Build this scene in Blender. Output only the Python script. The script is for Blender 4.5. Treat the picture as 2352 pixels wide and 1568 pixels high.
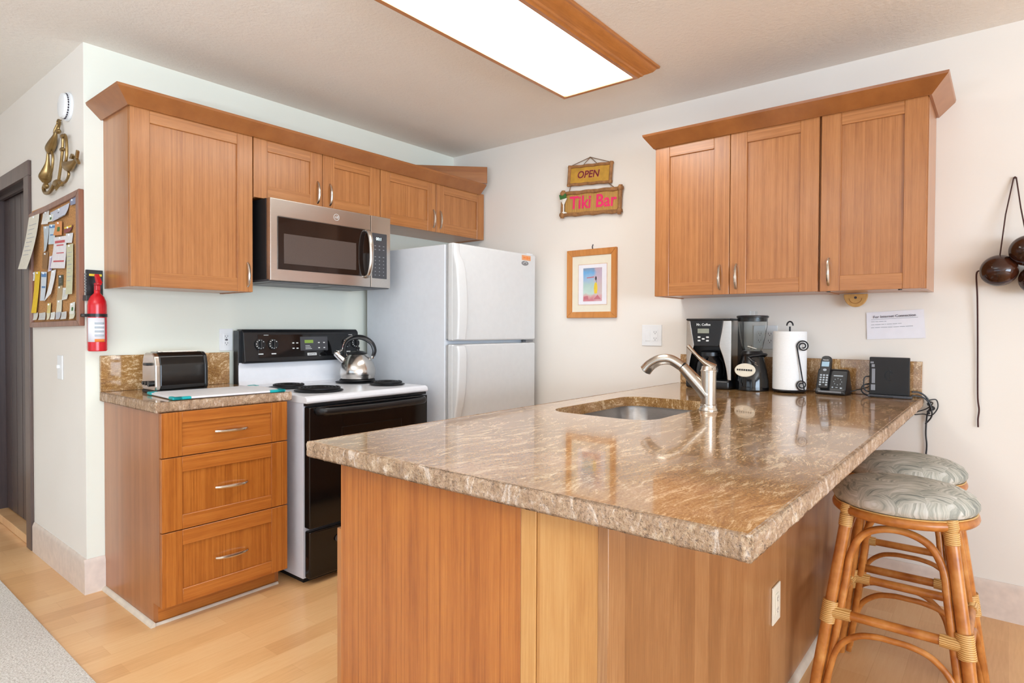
import bpy, bmesh, math, random
from mathutils import Vector, Matrix, noise
random.seed(7)
SC = bpy.context.scene
COL = SC.collection
for o in list(bpy.data.objects): bpy.data.objects.remove(o)
PI = math.pi

# ------------------------------------------------------------------ camera, world, lights, exposure
cam_d = bpy.data.cameras.new('camera'); cam = bpy.data.objects.new('camera', cam_d); COL.objects.link(cam)
_r = Vector((0.63022644, -0.77639911, 0.00436578)); _u = Vector((0.01012673, 0.01384246, 0.99985291)); _f = Vector((0.77634534, 0.63008953, -0.01658627))
cam.matrix_world = Matrix(((_r.x, _u.x, -_f.x, -3.28691507), (_r.y, _u.y, -_f.y, -3.24105866), (_r.z, _u.z, -_f.z, 1.22054427), (0, 0, 0, 1)))
cam_d.sensor_width = 36; cam_d.lens = 36 * 1398.8188 / 2352; cam_d.shift_y = (776.1745 - 784) / 2352
cam_d.clip_start = 0.05
SC.camera = cam
w = bpy.data.worlds.new('world'); SC.world = w; w.use_nodes = True
w.node_tree.nodes['Background'].inputs[0].default_value = (0.80, 0.88, 1.0, 1); w.node_tree.nodes['Background'].inputs[1].default_value = 0.35
def area(name, loc, rot, sx, sy, power, col):
    l = bpy.data.lights.new(name, 'AREA'); l.shape = 'RECTANGLE'; l.size = sx; l.size_y = sy; l.energy = power; l.color = col
    o = bpy.data.objects.new(name, l); COL.objects.link(o); o.location = loc; o.rotation_euler = rot; return o
area('window_daylight_south', (-5.0, -9.0, 1.25), (PI/2 + 0.7, 0, 0), 5.0, 2.1, 560, (0.66, 0.82, 1.0))
area('window_daylight_west', (-8.5, -2.0, 1.25), (PI/2 + 0.8, 0, -PI/2), 5.4, 2.1, 70, (0.70, 0.85, 1.0))
area('added_ceiling_fill', (-4.3, -2.0, 1.56), (PI, 0, 0), 0.26, 0.26, 86, (0.72, 0.86, 1.0))  # added fill light out of view, lifts the ceiling brightness
SC.view_settings.view_transform = 'Standard'
try: SC.view_settings.look = 'None'
except Exception: pass
SC.view_settings.gamma = 1; SC.view_settings.use_curve_mapping = False
SC.view_settings.exposure = 0.07
LAMP_EMISSION = 10.0

# ------------------------------------------------------------------ helpers
def lin(c):
    return tuple((x/255/12.92 if x/255 <= 0.04045 else ((x/255+0.055)/1.055)**2.4) for x in c) + (1,)

class NT:
    def __init__(s, name):
        s.m = bpy.data.materials.new(name); s.m.use_nodes = True; s.t = s.m.node_tree; s.b = s.t.nodes['Principled BSDF']
    def n(s, typ, **kw):
        nd = s.t.nodes.new('ShaderNode' + typ)
        for k, v in kw.items():
            if k.startswith('i_'):
                key = k[2:]; key = int(key) if key.isdigit() else key.replace('_', ' ')
                nd.inputs[key].default_value = v
            else: setattr(nd, k, v)
        return nd
    def l(s, a, b): s.t.links.new(a, b)
    def coord(s, kind='Object'):
        return s.n('TexCoord').outputs[kind]
    def map(s, vec, scale=(1, 1, 1), rot=(0, 0, 0), loc=(0, 0, 0)):
        m = s.n('Mapping'); m.inputs['Scale'].default_value = scale; m.inputs['Rotation'].default_value = rot; m.inputs['Location'].default_value = loc
        s.l(vec, m.inputs['Vector']); return m.outputs[0]
    def noise(s, vec, scale, detail=3, rough=0.5, dist=0):
        nd = s.n('TexNoise'); nd.inputs['Scale'].default_value = scale; nd.inputs['Detail'].default_value = detail
        nd.inputs['Roughness'].default_value = rough; nd.inputs['Distortion'].default_value = dist
        s.l(vec, nd.inputs['Vector']); return nd.outputs['Fac']
    def ramp(s, fac, stops, interp='LINEAR'):
        r = s.n('ValToRGB'); r.color_ramp.interpolation = interp; e = r.color_ramp.elements
        while len(e) < len(stops): e.new(0.5)
        for i, (p, c) in enumerate(stops): e[i].position = p; e[i].color = c if len(c) == 4 else lin(c)
        s.l(fac, r.inputs[0]); return r.outputs[0]
    def math(s, op, a, b=None):
        nd = s.n('Math', operation=op)
        for i, v in enumerate((a, b)):
            if v is None: continue
            if isinstance(v, (int, float)): nd.inputs[i].default_value = v
            else: s.l(v, nd.inputs[i])
        return nd.outputs[0]
    def mix(s, fac, a, b, typ='MIX'):
        nd = s.n('MixRGB', blend_type=typ)
        for i, v in enumerate((fac, a, b)):
            if isinstance(v, (int, float)): nd.inputs[i].default_value = v
            elif isinstance(v, tuple): nd.inputs[i].default_value = v if len(v) == 4 else lin(v)
            else: s.l(v, nd.inputs[i])
        return nd.outputs[0]
    def bump(s, h, strength, dist=0.01):
        b = s.n('Bump'); b.inputs['Strength'].default_value = strength; b.inputs['Distance'].default_value = dist
        s.l(h, b.inputs['Height']); s.l(b.outputs[0], s.b.inputs['Normal'])
    def base(s, c):
        if isinstance(c, tuple): s.b.inputs['Base Color'].default_value = c if len(c) == 4 else lin(c)
        else: s.l(c, s.b.inputs['Base Color'])
    def set(s, **kw):
        for k, v in kw.items(): s.b.inputs[k.replace('_', ' ')].default_value = v
        return s

def plain(name, col, rough=0.5, metal=0.0, var=0.04, vs=30, **kw):
    t = NT(name); t.set(Roughness=rough, Metallic=metal, **kw)
    n = t.noise(t.coord(), vs, 2)
    c = lin(col); d = tuple(x*(1-var*2) for x in c[:3]) + (1,); e = tuple(min(1, x*(1+var)) for x in c[:3]) + (1,)
    t.base(t.ramp(n, [(0.3, d), (0.7, e)])); return t.m

def bamboo(name, along, dark, mid, light, width=0.0075, rough=0.32):
    """laminated bamboo: narrow strips along one axis, each strip its own tone, fine fibres inside"""
    t = NT(name); co = t.coord()
    sep = t.n('SeparateXYZ'); t.l(co, sep.inputs[0]); x, y, z = sep.outputs
    rnd = t.n('ObjectInfo').outputs['Random']
    off = t.math('MULTIPLY', rnd, 7.3)
    if along == 'z': u = t.math('ADD', x, t.math('MULTIPLY', y, 1.0)); v = z
    else: u = t.math('ADD', z, t.math('MULTIPLY', y, 1.0)); v = x
    if along == 'y': u = t.math('ADD', z, x); v = y
    u = t.math('ADD', u, off)
    cell = t.math('FLOOR', t.math('DIVIDE', u, width))
    wn = t.n('TexWhiteNoise', noise_dimensions='1D'); t.l(cell, wn.inputs['W'])
    cmb = t.n('CombineXYZ'); t.l(t.math('MULTIPLY', u, 1.0), cmb.inputs[0]); t.l(t.math('MULTIPLY', v, 0.03), cmb.inputs[1]); t.l(t.math('MULTIPLY', cell, 0.37), cmb.inputs[2])
    fib = t.noise(cmb.outputs[0], 260, 4, 0.65)
    cmb2 = t.n('CombineXYZ'); t.l(u, cmb2.inputs[0]); t.l(t.math('MULTIPLY', v, 0.25), cmb2.inputs[1])
    blo = t.noise(cmb2.outputs[0], 16, 4, 0.65)
    f = t.math('ADD', t.math('MULTIPLY', wn.outputs['Value'], 0.20), t.math('ADD', t.math('MULTIPLY', fib, 0.55), t.math('MULTIPLY', blo, 0.34)))
    c = t.ramp(f, [(0.26, dark), (0.54, mid), (0.84, light)])
    t.base(c); t.set(Roughness=rough); t.b.inputs['Coat Weight'].default_value = 0.25; t.b.inputs['Coat Roughness'].default_value = 0.2
    t.bump(fib, 0.05, 0.002); return t.m

def granite(name, rough, coat, bumpy=0.0, tint=1.0):
    t = NT(name); co = t.coord()
    w1 = t.n('TexNoise'); w1.inputs['Scale'].default_value = 1.6; w1.inputs['Detail'].default_value = 4; t.l(co, w1.inputs['Vector'])
    ad = t.n('VectorMath', operation='MULTIPLY_ADD'); t.l(w1.outputs['Color'], ad.inputs[0]); ad.inputs[1].default_value = (0.36, 0.30, 0.3); t.l(co, ad.inputs[2])
    v = t.map(ad.outputs[0], (1.0, 4.2, 2.2), (0, 0, 0.22))
    veins = t.noise(v, 8, 6, 0.72, 0.5)
    fine = t.noise(t.map(ad.outputs[0], (2.4, 15, 9), (0, 0, 0.22)), 12, 6, 0.8, 0.25)
    patch = t.noise(ad.outputs[0], 2.4, 3, 0.6)
    spk = t.noise(co, 210, 2, 0.7)
    spk2 = t.noise(co, 75, 3, 0.8)
    f = t.math('ADD', t.math('MULTIPLY', veins, 0.48), t.math('MULTIPLY', fine, 0.52))
    c = t.ramp(f, [(0.32, (88, 54, 30)), (0.41, (134, 92, 48)), (0.48, (160, 117, 66)), (0.535, (176, 132, 78)), (0.575, (238, 212, 172)), (0.625, (208, 162, 112)), (0.69, (240, 220, 188))])
    c = t.mix(t.ramp(spk, [(0.54, (0, 0, 0)), (0.68, (170, 170, 170))]), c, (226, 192, 150))
    c = t.mix(t.ramp(patch, [(0.50, (0, 0, 0)), (0.66, (150, 150, 150))]), c, (226, 182, 150))
    c = t.mix(t.ramp(patch, [(0.30, (150, 150, 150)), (0.45, (0, 0, 0))]), c, (168, 116, 68))
    c = t.mix(t.ramp(spk, [(0.34, (200, 200, 200)), (0.46, (0, 0, 0))]), c, (138, 100, 66))
    c = t.mix(t.ramp(spk2, [(0.24, (235, 235, 235)), (0.33, (0, 0, 0))]), c, (92, 70, 58))
    if bumpy:
        g = t.ramp(spk2, [(0.34, (120, 98, 84)), (0.5, (190, 164, 142)), (0.64, (232, 220, 210))])
        c = t.mix(0.30, c, g)
        c = t.mix(t.ramp(spk, [(0.34, (255, 255, 255)), (0.42, (0, 0, 0))]), c, (70, 52, 44))
        vb = t.noise(t.map(co, (1, 1, 0.45), (0.5, 0.3, 0)), 26, 5, 0.7, 1.6)
        c = t.mix(0.5, c, t.ramp(vb, [(0.36, (96, 76, 62)), (0.46, (168, 138, 112)), (0.56, (186, 158, 134)), (0.63, (236, 222, 210))]))
        t.bump(t.math('ADD', spk2, spk), bumpy, 0.004)
    t.base(c); t.set(Roughness=rough); t.b.inputs['Coat Weight'].default_value = coat; t.b.inputs['Coat Roughness'].default_value = 0.03
    return t.m

MT = {}
DK, MD, LT = (144, 84, 40), (173, 111, 58), (195, 132, 76)
MT['bam_v'] = bamboo('bamboo_upright', 'z', DK, MD, LT)
MT['bam_h'] = bamboo('bamboo_level', 'x', DK, MD, LT)
MT['bam_hy'] = bamboo('bamboo_level_deep', 'y', DK, MD, LT)
MT['bam_o'] = bamboo('bamboo_orange_upright', 'z', (138, 70, 20), (174, 100, 36), (200, 126, 54), 0.006)
MT['bam_oh'] = bamboo('bamboo_orange_level', 'x', (146, 76, 24), (180, 104, 40), (203, 130, 58), 0.008)
MT['bam_side'] = bamboo('bamboo_side', 'z', (156, 96, 50), (178, 116, 66), (194, 132, 80), 0.03, 0.28)
MT['bam_base'] = bamboo('bamboo_base_side', 'z', (142, 84, 44), (164, 102, 58), (180, 118, 72), 0.03, 0.28)
MT['crown'] = bamboo('crown_bamboo', 'x', (132, 76, 34), (158, 97, 48), (178, 116, 64), 0.02)
MT['crown_y'] = bamboo('crown_bamboo_y', 'y', (132, 76, 34), (158, 97, 48), (178, 116, 64), 0.02)
MT['plank'] = bamboo('bar_back_planks', 'z', (126, 80, 44), (160, 108, 64), (190, 142, 94), 0.085, 0.3)
MT['pine'] = bamboo('pale_pine', 'z', (168, 106, 48), (196, 138, 74), (212, 160, 98), 0.07, 0.35)
MT['oak'] = bamboo('lamp_oak', 'x', (150, 90, 40), (186, 118, 58), (206, 142, 82), 0.03)
MT['oak_y'] = bamboo('lamp_oak_y', 'y', (150, 90, 40), (186, 118, 58), (206, 142, 82), 0.03)
MT['frame_oak'] = bamboo('frame_oak', 'z', (182, 112, 48), (202, 132, 62), (216, 150, 82), 0.02)
MT['granite'] = granite('polished_granite', 0.12, 0.4)
MT['granite_rough'] = granite('chiselled_granite', 0.7, 0.0, 1.0)

t = NT('wall_paint'); n = t.noise(t.coord(), 90, 4); t.base(t.ramp(t.noise(t.coord(), 1.5, 2), [(0.3, (236, 228, 218)), (0.7, (240, 233, 224))])); t.set(Roughness=0.75); t.bump(n, 0.06, 0.004); MT['wall'] = t.m
t = NT('back_wall_pale_green'); n = t.noise(t.coord(), 90, 4); t.base(t.ramp(t.noise(t.coord(), 1.5, 2), [(0.3, (234, 234, 220)), (0.7, (237, 238, 225))])); t.set(Roughness=0.75); t.bump(n, 0.06, 0.004); MT['wall_green'] = t.m  # back wall tone, slightly greener than the other walls
t = NT('ceiling_texture'); n = t.noise(t.coord(), 55, 5, 0.65); t.base(t.ramp(t.noise(t.coord(), 2, 2), [(0.3, (240, 232, 222)), (0.7, (244, 237, 228))])); t.set(Roughness=0.9); t.bump(n, 0.5, 0.006); MT['ceiling'] = t.m
MT['trim_white'] = plain('trim_paint', (228, 211, 198), 0.45)
MT['quarter'] = plain('quarter_round_paint', (222, 208, 190), 0.45)
MT['dark_wood'] = bamboo('dark_door_wood', 'z', (46, 32, 30), (62, 45, 42), (78, 58, 54), 0.11, 0.45)
MT['dark_casing'] = bamboo('dark_casing_wood', 'z', (70, 52, 46), (88, 68, 60), (108, 86, 76), 0.05, 0.45)

t = NT('laminate_floor'); co = t.coord()
br = t.n('TexBrick', offset=0.37, offset_frequency=2); t.l(co, br.inputs['Vector'])
br.inputs['Color1'].default_value = (0.2, 0.2, 0.2, 1); br.inputs['Color2'].default_value = (0.8, 0.8, 0.8, 1); br.inputs['Mortar'].default_value = (0.1, 0.1, 0.1, 1)
br.inputs['Scale'].default_value = 1; br.inputs['Brick Width'].default_value = 0.62; br.inputs['Row Height'].default_value = 0.096; br.inputs['Mortar Size'].default_value = 0.0007
g1 = t.noise(t.map(co, (2.2, 26, 1)), 4, 5, 0.6, 0.4); g2 = t.noise(co, 2.3, 3)
f = t.math('ADD', t.math('MULTIPLY', br.outputs['Color'], 0.36), t.math('ADD', t.math('MULTIPLY', g1, 0.34), t.math('MULTIPLY', g2, 0.3)))
t.base(t.ramp(f, [(0.22, (208, 152, 98)), (0.5, (232, 182, 126)), (0.78, (242, 202, 150))])); t.set(Roughness=0.3); t.b.inputs['Coat Weight'].default_value = 0.15
MT['floor'] = t.m
t = NT('rug_pile'); n = t.noise(t.coord(), 150, 3, 0.7); t.base(t.ramp(n, [(0.32, (190, 180, 168)), (0.5, (234, 226, 216)), (0.68, (250, 246, 240))])); t.set(Roughness=0.95); t.bump(n, 0.9, 0.01); MT['rug'] = t.m

t = NT('palm_fabric'); co = t.coord()
vo = t.n('TexVoronoi', feature='F1'); vo.inputs['Scale'].default_value = 13; t.l(t.map(co, (1, 1, 0.3)), vo.inputs['Vector'])
wp = t.n('TexNoise'); wp.inputs['Scale'].default_value = 14; t.l(co, wp.inputs['Vector'])
th = t.math('MULTIPLY', vo.outputs['Color'], 12.0); cs, sn = t.math('COSINE', th), t.math('SINE', th)
sep = t.n('SeparateXYZ'); t.l(co, sep.inputs[0]); sp2 = t.n('SeparateXYZ'); dv = t.n('VectorMath', operation='SUBTRACT'); t.l(t.map(co, (1, 1, 0.3)), dv.inputs[0]); t.l(vo.outputs['Position'], dv.inputs[1]); t.l(dv.outputs[0], sp2.inputs[0]); x_, y_ = sp2.outputs[0], sp2.outputs[1]
u_ = t.math('ADD', t.math('MULTIPLY', x_, cs), t.math('MULTIPLY', y_, sn)); v_ = t.math('SUBTRACT', t.math('MULTIPLY', y_, cs), t.math('MULTIPLY', x_, sn))
u_ = t.math('ADD', t.math('ADD', u_, t.math('MULTIPLY', t.math('MULTIPLY', v_, v_), 7.0)), t.math('MULTIPLY', wp.outputs['Fac'], 0.035))
cb = t.n('CombineXYZ'); t.l(u_, cb.inputs[0]); t.l(t.math('MULTIPLY', v_, 0.10), cb.inputs[1]); t.l(t.math('MULTIPLY', th, 0.3), cb.inputs[2])
fn = t.noise(cb.outputs[0], 120, 3, 0.6); big = t.noise(co, 10, 2)
c = t.ramp(t.math('ADD', t.math('MULTIPLY', fn, 0.72), t.math('MULTIPLY', big, 0.28)), [(0.34, (118, 122, 116)), (0.44, (164, 162, 150)), (0.54, (194, 189, 176)), (0.66, (216, 212, 204))])
t.base(c); t.set(Roughness=0.85); t.bump(fn, 0.1, 0.004); MT['fabric'] = t.m
t = NT('rattan_cane'); n = t.noise(t.coord(), 16, 3, 0.6); t.base(t.ramp(n, [(0.3, (160, 90, 34)), (0.52, (192, 120, 54)), (0.75, (214, 150, 82))])); t.set(Roughness=0.28); MT['rattan'] = t.m
t = NT('rattan_binding'); co = t.coord(); wv = t.n('TexWave', bands_direction='Z'); wv.inputs['Scale'].default_value = 55; wv.inputs['Distortion'].default_value = 1.5; t.l(co, wv.inputs['Vector'])
t.base(t.ramp(wv.outputs['Fac'], [(0.1, (176, 122, 58)), (0.5, (216, 168, 98)), (0.9, (228, 184, 118))])); t.set(Roughness=0.4); t.bump(wv.outputs['Fac'], 0.4, 0.002); MT['binding'] = t.m

def brushed(name, col, rough, sc):
    t = NT(name); n = t.noise(t.map(t.coord(), sc), 60, 3); t.base(t.ramp(n, [(0.3, tuple(int(x*0.94) for x in col)), (0.7, col)]))
    t.set(Metallic=1.0, Roughness=rough); return t.m
MT['steel'] = brushed('brushed_steel', (206, 198, 190), 0.24, (1, 1, 14))
MT['steel_sink'] = brushed('satin_sink_steel', (186, 184, 182), 0.3, (1, 1, 10))
MT['nickel'] = brushed('brushed_nickel', (206, 196, 184), 0.22, (12, 12, 1))
MT['chrome'] = plain('chrome', (225, 222, 218), 0.09, 1.0, 0.01)
MT['kettle'] = brushed('kettle_steel', (210, 206, 200), 0.2, (14, 14, 1))
MT['brass'] = plain('aged_brass', (158, 132, 88), 0.34, 1.0, 0.12, 25)
MT['hinge_brass'] = plain('hinge_brass', (150, 116, 60), 0.4, 1.0, 0.1)
MT['enamel'] = plain('white_enamel', (236, 236, 240), 0.22, 0, 0.01)
MT['range_side'] = plain('range_side_enamel', (220, 220, 228), 0.3, 0, 0.01)
MT['fridge'] = plain('fridge_white', (216, 216, 215), 0.38, 0, 0.01)
MT['fridge_side'] = plain('fridge_side_white', (222, 224, 228), 0.5, 0, 0.01)
MT['gasket'] = plain('gasket_grey', (176, 176, 176), 0.6)
MT['black'] = plain('black_plastic', (24, 24, 26), 0.32, 0, 0.08)
MT['black_gloss'] = plain('black_gloss', (14, 13, 14), 0.07, 0, 0.05)
MT['black_matte'] = plain('black_matte', (22, 22, 24), 0.6, 0, 0.08)
MT['oven_glass'] = plain('oven_glass', (20, 16, 14), 0.05, 0, 0.05)
MT['micro_glass'] = plain('microwave_glass', (34, 24, 20), 0.06, 0, 0.05)
MT['micro_mesh'] = plain('microwave_window_mesh', (84, 72, 66), 0.22, 0, 0.05, 400)
MT['grey_panel'] = plain('grey_plastic', (66, 66, 70), 0.35)
MT['mid_grey'] = plain('mid_grey', (128, 128, 130), 0.45)
MT['coil'] = plain('burner_coil', (30, 28, 28), 0.5, 0.3)
MT['white_plastic'] = plain('white_plastic', (240, 240, 240), 0.35, 0, 0.01)
MT['white_mark'] = plain('white_print', (225, 225, 222), 0.6, 0, 0.01)
MT['grey_mark'] = plain('grey_print', (140, 142, 148), 0.6)
MT['dark_mark'] = plain('dark_print', (66, 58, 66), 0.7)
MT['heading_grey'] = plain('heading_print', (98, 90, 100), 0.7)
MT['paper'] = plain('white_paper', (236, 234, 240), 0.85, 0, 0.01)
MT['towel'] = plain('paper_towel', (243, 242, 240), 0.95, 0, 0.015, 160)
MT['iron'] = plain('black_iron', (30, 30, 34), 0.45, 0.2)
MT['teal'] = plain('teal_rubber', (0, 168, 172), 0.45, 0, 0.03)
MT['board'] = plain('cutting_board_white', (232, 230, 232), 0.5, 0, 0.02)
MT['red'] = plain('extinguisher_red', (206, 22, 34), 0.22, 0, 0.04)
MT['orange'] = plain('orange_print', (236, 130, 50), 0.6)
MT['yellow'] = plain('yellow_print', (238, 206, 60), 0.6)
MT['cream'] = plain('cream_plastic', (236, 226, 206), 0.35, 0, 0.02)
MT['coconut'] = plain('polished_coconut', (58, 28, 16), 0.1, 0, 0.3, 14)
MT['cord_brown'] = plain('brown_cord', (70, 40, 36), 0.8)
MT['rubber_cord'] = plain('black_cable', (34, 33, 36), 0.5)
MT['twine'] = plain('twine', (120, 88, 58), 0.9)
MT['light_wood'] = plain('light_turned_wood', (206, 158, 88), 0.45, 0, 0.08, 40)
MT['cork'] = plain('cork', (196, 142, 86), 0.9, 0, 0.14, 120)
MT['cork_frame'] = bamboo('cork_frame_wood', 'z', (112, 70, 52), (140, 90, 66), (160, 108, 82), 0.02, 0.4)
MT['lcd'] = plain('phone_lcd', (168, 200, 218), 0.2, 0, 0.03)
MT['lcd_grey'] = plain('grey_green_lcd', (150, 152, 136), 0.25, 0, 0.03)
MT['button'] = plain('pale_button', (186, 194, 202), 0.4)
MT['sign_gold'] = plain('sign_gold_paint', (198, 150, 54), 0.6, 0, 0.08)
MT['sign_wood'] = plain('sign_weathered_wood', (160, 112, 66), 0.7, 0, 0.16, 40)
MT['sign_reed'] = None
t = NT('sign_reed'); wv = t.n('TexWave', bands_direction='Y'); wv.inputs['Scale'].default_value = 40; t.l(t.coord(), wv.inputs['Vector']); t.base(t.ramp(wv.outputs['Fac'], [(0, (150, 100, 40)), (0.6, (206, 160, 84))])); t.set(Roughness=0.7); t.bump(wv.outputs['Fac'], 0.5, 0.003); MT['sign_reed'] = t.m
MT['sign_maroon'] = plain('sign_maroon', (118, 28, 36), 0.6)
MT['sign_pink'] = plain('sign_pink', (232, 44, 106), 0.6)
MT['sign_pale'] = plain('sign_pale_pink', (230, 160, 110), 0.6)
MT['leaf_green'] = plain('leaf_green', (58, 110, 50), 0.6)
MT['white_paint'] = plain('white_paint', (236, 232, 222), 0.6)
MT['mat_cream'] = plain('picture_mat', (234, 226, 206), 0.85, 0, 0.01)
MT['mat_line'] = plain('mat_bevel', (222, 190, 160), 0.8)
t = NT('diffuser'); t.base((255, 250, 240)); t.set(Roughness=0.5); t.b.inputs['Emission Color'].default_value = (0.97, 0.985, 0.97, 1); t.b.inputs['Emission Strength'].default_value = LAMP_EMISSION; MT['diffuser'] = t.m
t = NT('digit_glow'); t.base((200, 230, 240)); t.b.inputs['Emission Color'].default_value = (0.8, 0.95, 1.0, 1); t.b.inputs['Emission Strength'].default_value = 1.2; MT['digit'] = t.m
t = NT('green_clock'); t.base((90, 110, 30)); t.b.inputs['Emission Color'].default_value = (0.35, 0.55, 0.12, 1); t.b.inputs['Emission Strength'].default_value = 0.35; MT['clock'] = t.m
t = NT('clear_glass'); t.base((245, 248, 248)); t.set(Roughness=0.02, IOR=1.18); t.b.inputs['Transmission Weight'].default_value = 1.0; MT['glass'] = t.m
t = NT('watercolour'); co = t.coord()
# loose watercolour: blue above, pink to the right, green-grey below, pink ground
sep = t.n('SeparateXYZ'); t.l(co, sep.inputs[0]); nz = t.noise(co, 28, 3, 0.6)
zz = t.math('ADD', sep.outputs[2], t.math('MULTIPLY', t.math('SUBTRACT', nz, 0.5), 0.05))
yy = t.math('ADD', sep.outputs[1], t.math('MULTIPLY', t.math('SUBTRACT', nz, 0.5), 0.06))
c = t.ramp(t.math('ADD', t.math('MULTIPLY', zz, 4.7), 0.5), [(0.05, (206, 132, 142)), (0.16, (214, 160, 160)), (0.24, (196, 218, 208)), (0.5, (178, 206, 200)), (0.66, (164, 190, 216)), (0.85, (112, 172, 220)), (0.97, (130, 150, 180))])
c = t.mix(t.ramp(t.math('ADD', t.math('MULTIPLY', yy, -7.0), 0.5), [(0.55, (0, 0, 0)), (0.72, (215, 215, 215))]), c, (216, 176, 180))
t.base(c); t.set(Roughness=0.8); MT['art'] = t.m

class M:
    """collects shapes and links them as ONE mesh object"""
    def __init__(s): s.bm = bmesh.new()
    def _add(s, b, mtx=None):
        if mtx is not None: bmesh.ops.transform(b, matrix=mtx, verts=b.verts)
        me = bpy.data.meshes.new('tmp'); b.to_mesh(me); b.free(); s.bm.from_mesh(me); bpy.data.meshes.remove(me); return s
    def box(s, x0, x1, y0, y1, z0, z1, b=0.0, seg=2, mtx=None):
        q = bmesh.new(); bmesh.ops.create_cube(q, size=1)
        for v in q.verts: v.co = Vector(((x0+x1)/2 + v.co.x*(x1-x0), (y0+y1)/2 + v.co.y*(y1-y0), (z0+z1)/2 + v.co.z*(z1-z0)))
        if b > 0: bmesh.ops.bevel(q, geom=list(q.edges), offset=b, segments=seg, profile=0.5, affect='EDGES')
        return s._add(q, mtx)
    def prism(s, poly, axis, a0, a1, b=0.0, mtx=None, seg=2):
        q = bmesh.new()
        def P(p, a):
            return Vector((a, p[0], p[1])) if axis == 'x' else Vector((p[0], a, p[1])) if axis == 'y' else Vector((p[0], p[1], a))
        lo = [q.verts.new(P(p, a0)) for p in poly]; hi = [q.verts.new(P(p, a1)) for p in poly]
        n = len(poly)
        q.faces.new(lo); q.faces.new(hi[::-1])
        for i in range(n): q.faces.new((lo[i], hi[i], hi[(i+1) % n], lo[(i+1) % n]))
        bmesh.ops.recalc_face_normals(q, faces=q.faces)
        if b > 0: bmesh.ops.bevel(q, geom=list(q.edges), offset=b, segments=seg, profile=0.5, affect='EDGES')
        return s._add(q, mtx)
    def lathe(s, prof, c=(0, 0, 0), n=32, mtx=None, sq=(1, 1)):
        q = bmesh.new(); rings = []
        for r, z in prof:
            if r < 1e-6: rings.append([q.verts.new((c[0], c[1], c[2]+z))])
            else: rings.append([q.verts.new((c[0]+r*sq[0]*math.cos(2*PI*i/n), c[1]+r*sq[1]*math.sin(2*PI*i/n), c[2]+z)) for i in range(n)])
        for a, b in zip(rings, rings[1:]):
            for i in range(n):
                j = (i+1) % n
                if len(a) == 1 and len(b) == 1: continue
                if len(a) == 1: q.faces.new((a[0], b[i], b[j]))
                elif len(b) == 1: q.faces.new((a[i], a[j], b[0]))
                else: q.faces.new((a[i], a[j], b[j], b[i]))
        for r in (rings[0], rings[-1]):
            if len(r) > 1: q.faces.new(r)
        bmesh.ops.recalc_face_normals(q, faces=q.faces)
        return s._add(q, mtx)
    def cyl(s, p0, p1, r, r1=None, n=20):
        p0, p1 = Vector(p0), Vector(p1); d = p1-p0; L = d.length; r1 = r if r1 is None else r1
        rot = d.to_track_quat('Z', 'Y').to_matrix().to_4x4()
        return s.lathe([(0, 0), (r, 0), (r1, L), (0, L)], n=n, mtx=Matrix.Translation(p0) @ rot)
    def ball(s, c, r, n=20, mtx=None):
        r = (r, r, r) if isinstance(r, (int, float)) else r
        q = bmesh.new(); bmesh.ops.create_uvsphere(q, u_segments=n, v_segments=max(6, n*2//3), radius=1)
        for v in q.verts: v.co = Vector((c[0]+v.co.x*r[0], c[1]+v.co.y*r[1], c[2]+v.co.z*r[2]))
        return s._add(q, mtx)
    def tube(s, pts, r, n=8, closed=False, flat=None):
        pts = [Vector(p) for p in pts]; q = bmesh.new(); N = len(pts)
        rr = r if isinstance(r, (list, tuple)) else [r]*N
        tan = []
        for i in range(N):
            a = pts[i-1] if (i > 0 or closed) else pts[i]; b = pts[(i+1) % N] if (i < N-1 or closed) else pts[i]
            tan.append((b-a).normalized())
        up = Vector((0, 0, 1)) if abs(tan[0].z) < 0.9 else Vector((1, 0, 0))
        nv = (up - tan[0]*up.dot(tan[0])).normalized(); rings = []
        for i in range(N):
            nv = (nv - tan[i]*nv.dot(tan[i])).normalized(); bv = tan[i].cross(nv)
            fl = flat or (1, 1)
            rings.append([q.verts.new(pts[i] + (nv*math.cos(2*PI*k/n)*fl[0] + bv*math.sin(2*PI*k/n)*fl[1])*rr[i]) for k in range(n)])
        R = range(N if closed else N-1)
        for i in R:
            a, b = rings[i], rings[(i+1) % N]
            off = 0
            if closed and i == N-1:
                off = min(range(n), key=lambda o: (a[0].co-b[o].co).length)
            for k in range(n): q.faces.new((a[k], a[(k+1) % n], b[(k+1+off) % n], b[(k+off) % n]))
        if not closed: q.faces.new(rings[0]); q.faces.new(rings[-1])
        bmesh.ops.recalc_face_normals(q, faces=q.faces)
        return s._add(q)
    def sheet(s, quad, thick, n=6, curl=None):
        """thin sheet between four corners (tl, tr, br, bl), thickness along its normal; curl(u,v) gives an offset along normal"""
        a, b, c, d = [Vector(p) for p in quad]; q = bmesh.new(); nrm = (b-a).cross(d-a).normalized()
        g = [[None]*(n+1) for _ in range(n+1)]; h = [[None]*(n+1) for _ in range(n+1)]
        for i in range(n+1):
            for j in range(n+1):
                u, v = i/n, j/n; p = (a*(1-u)+b*u)*(1-v) + (d*(1-u)+c*u)*v
                if curl: p = p + nrm*curl(u, v)
                g[i][j] = q.verts.new(p); h[i][j] = q.verts.new(p - nrm*thick)
        for i in range(n):
            for j in range(n):
                q.faces.new((g[i][j], g[i+1][j], g[i+1][j+1], g[i][j+1])); q.faces.new((h[i][j], h[i][j+1], h[i+1][j+1], h[i+1][j]))
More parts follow.
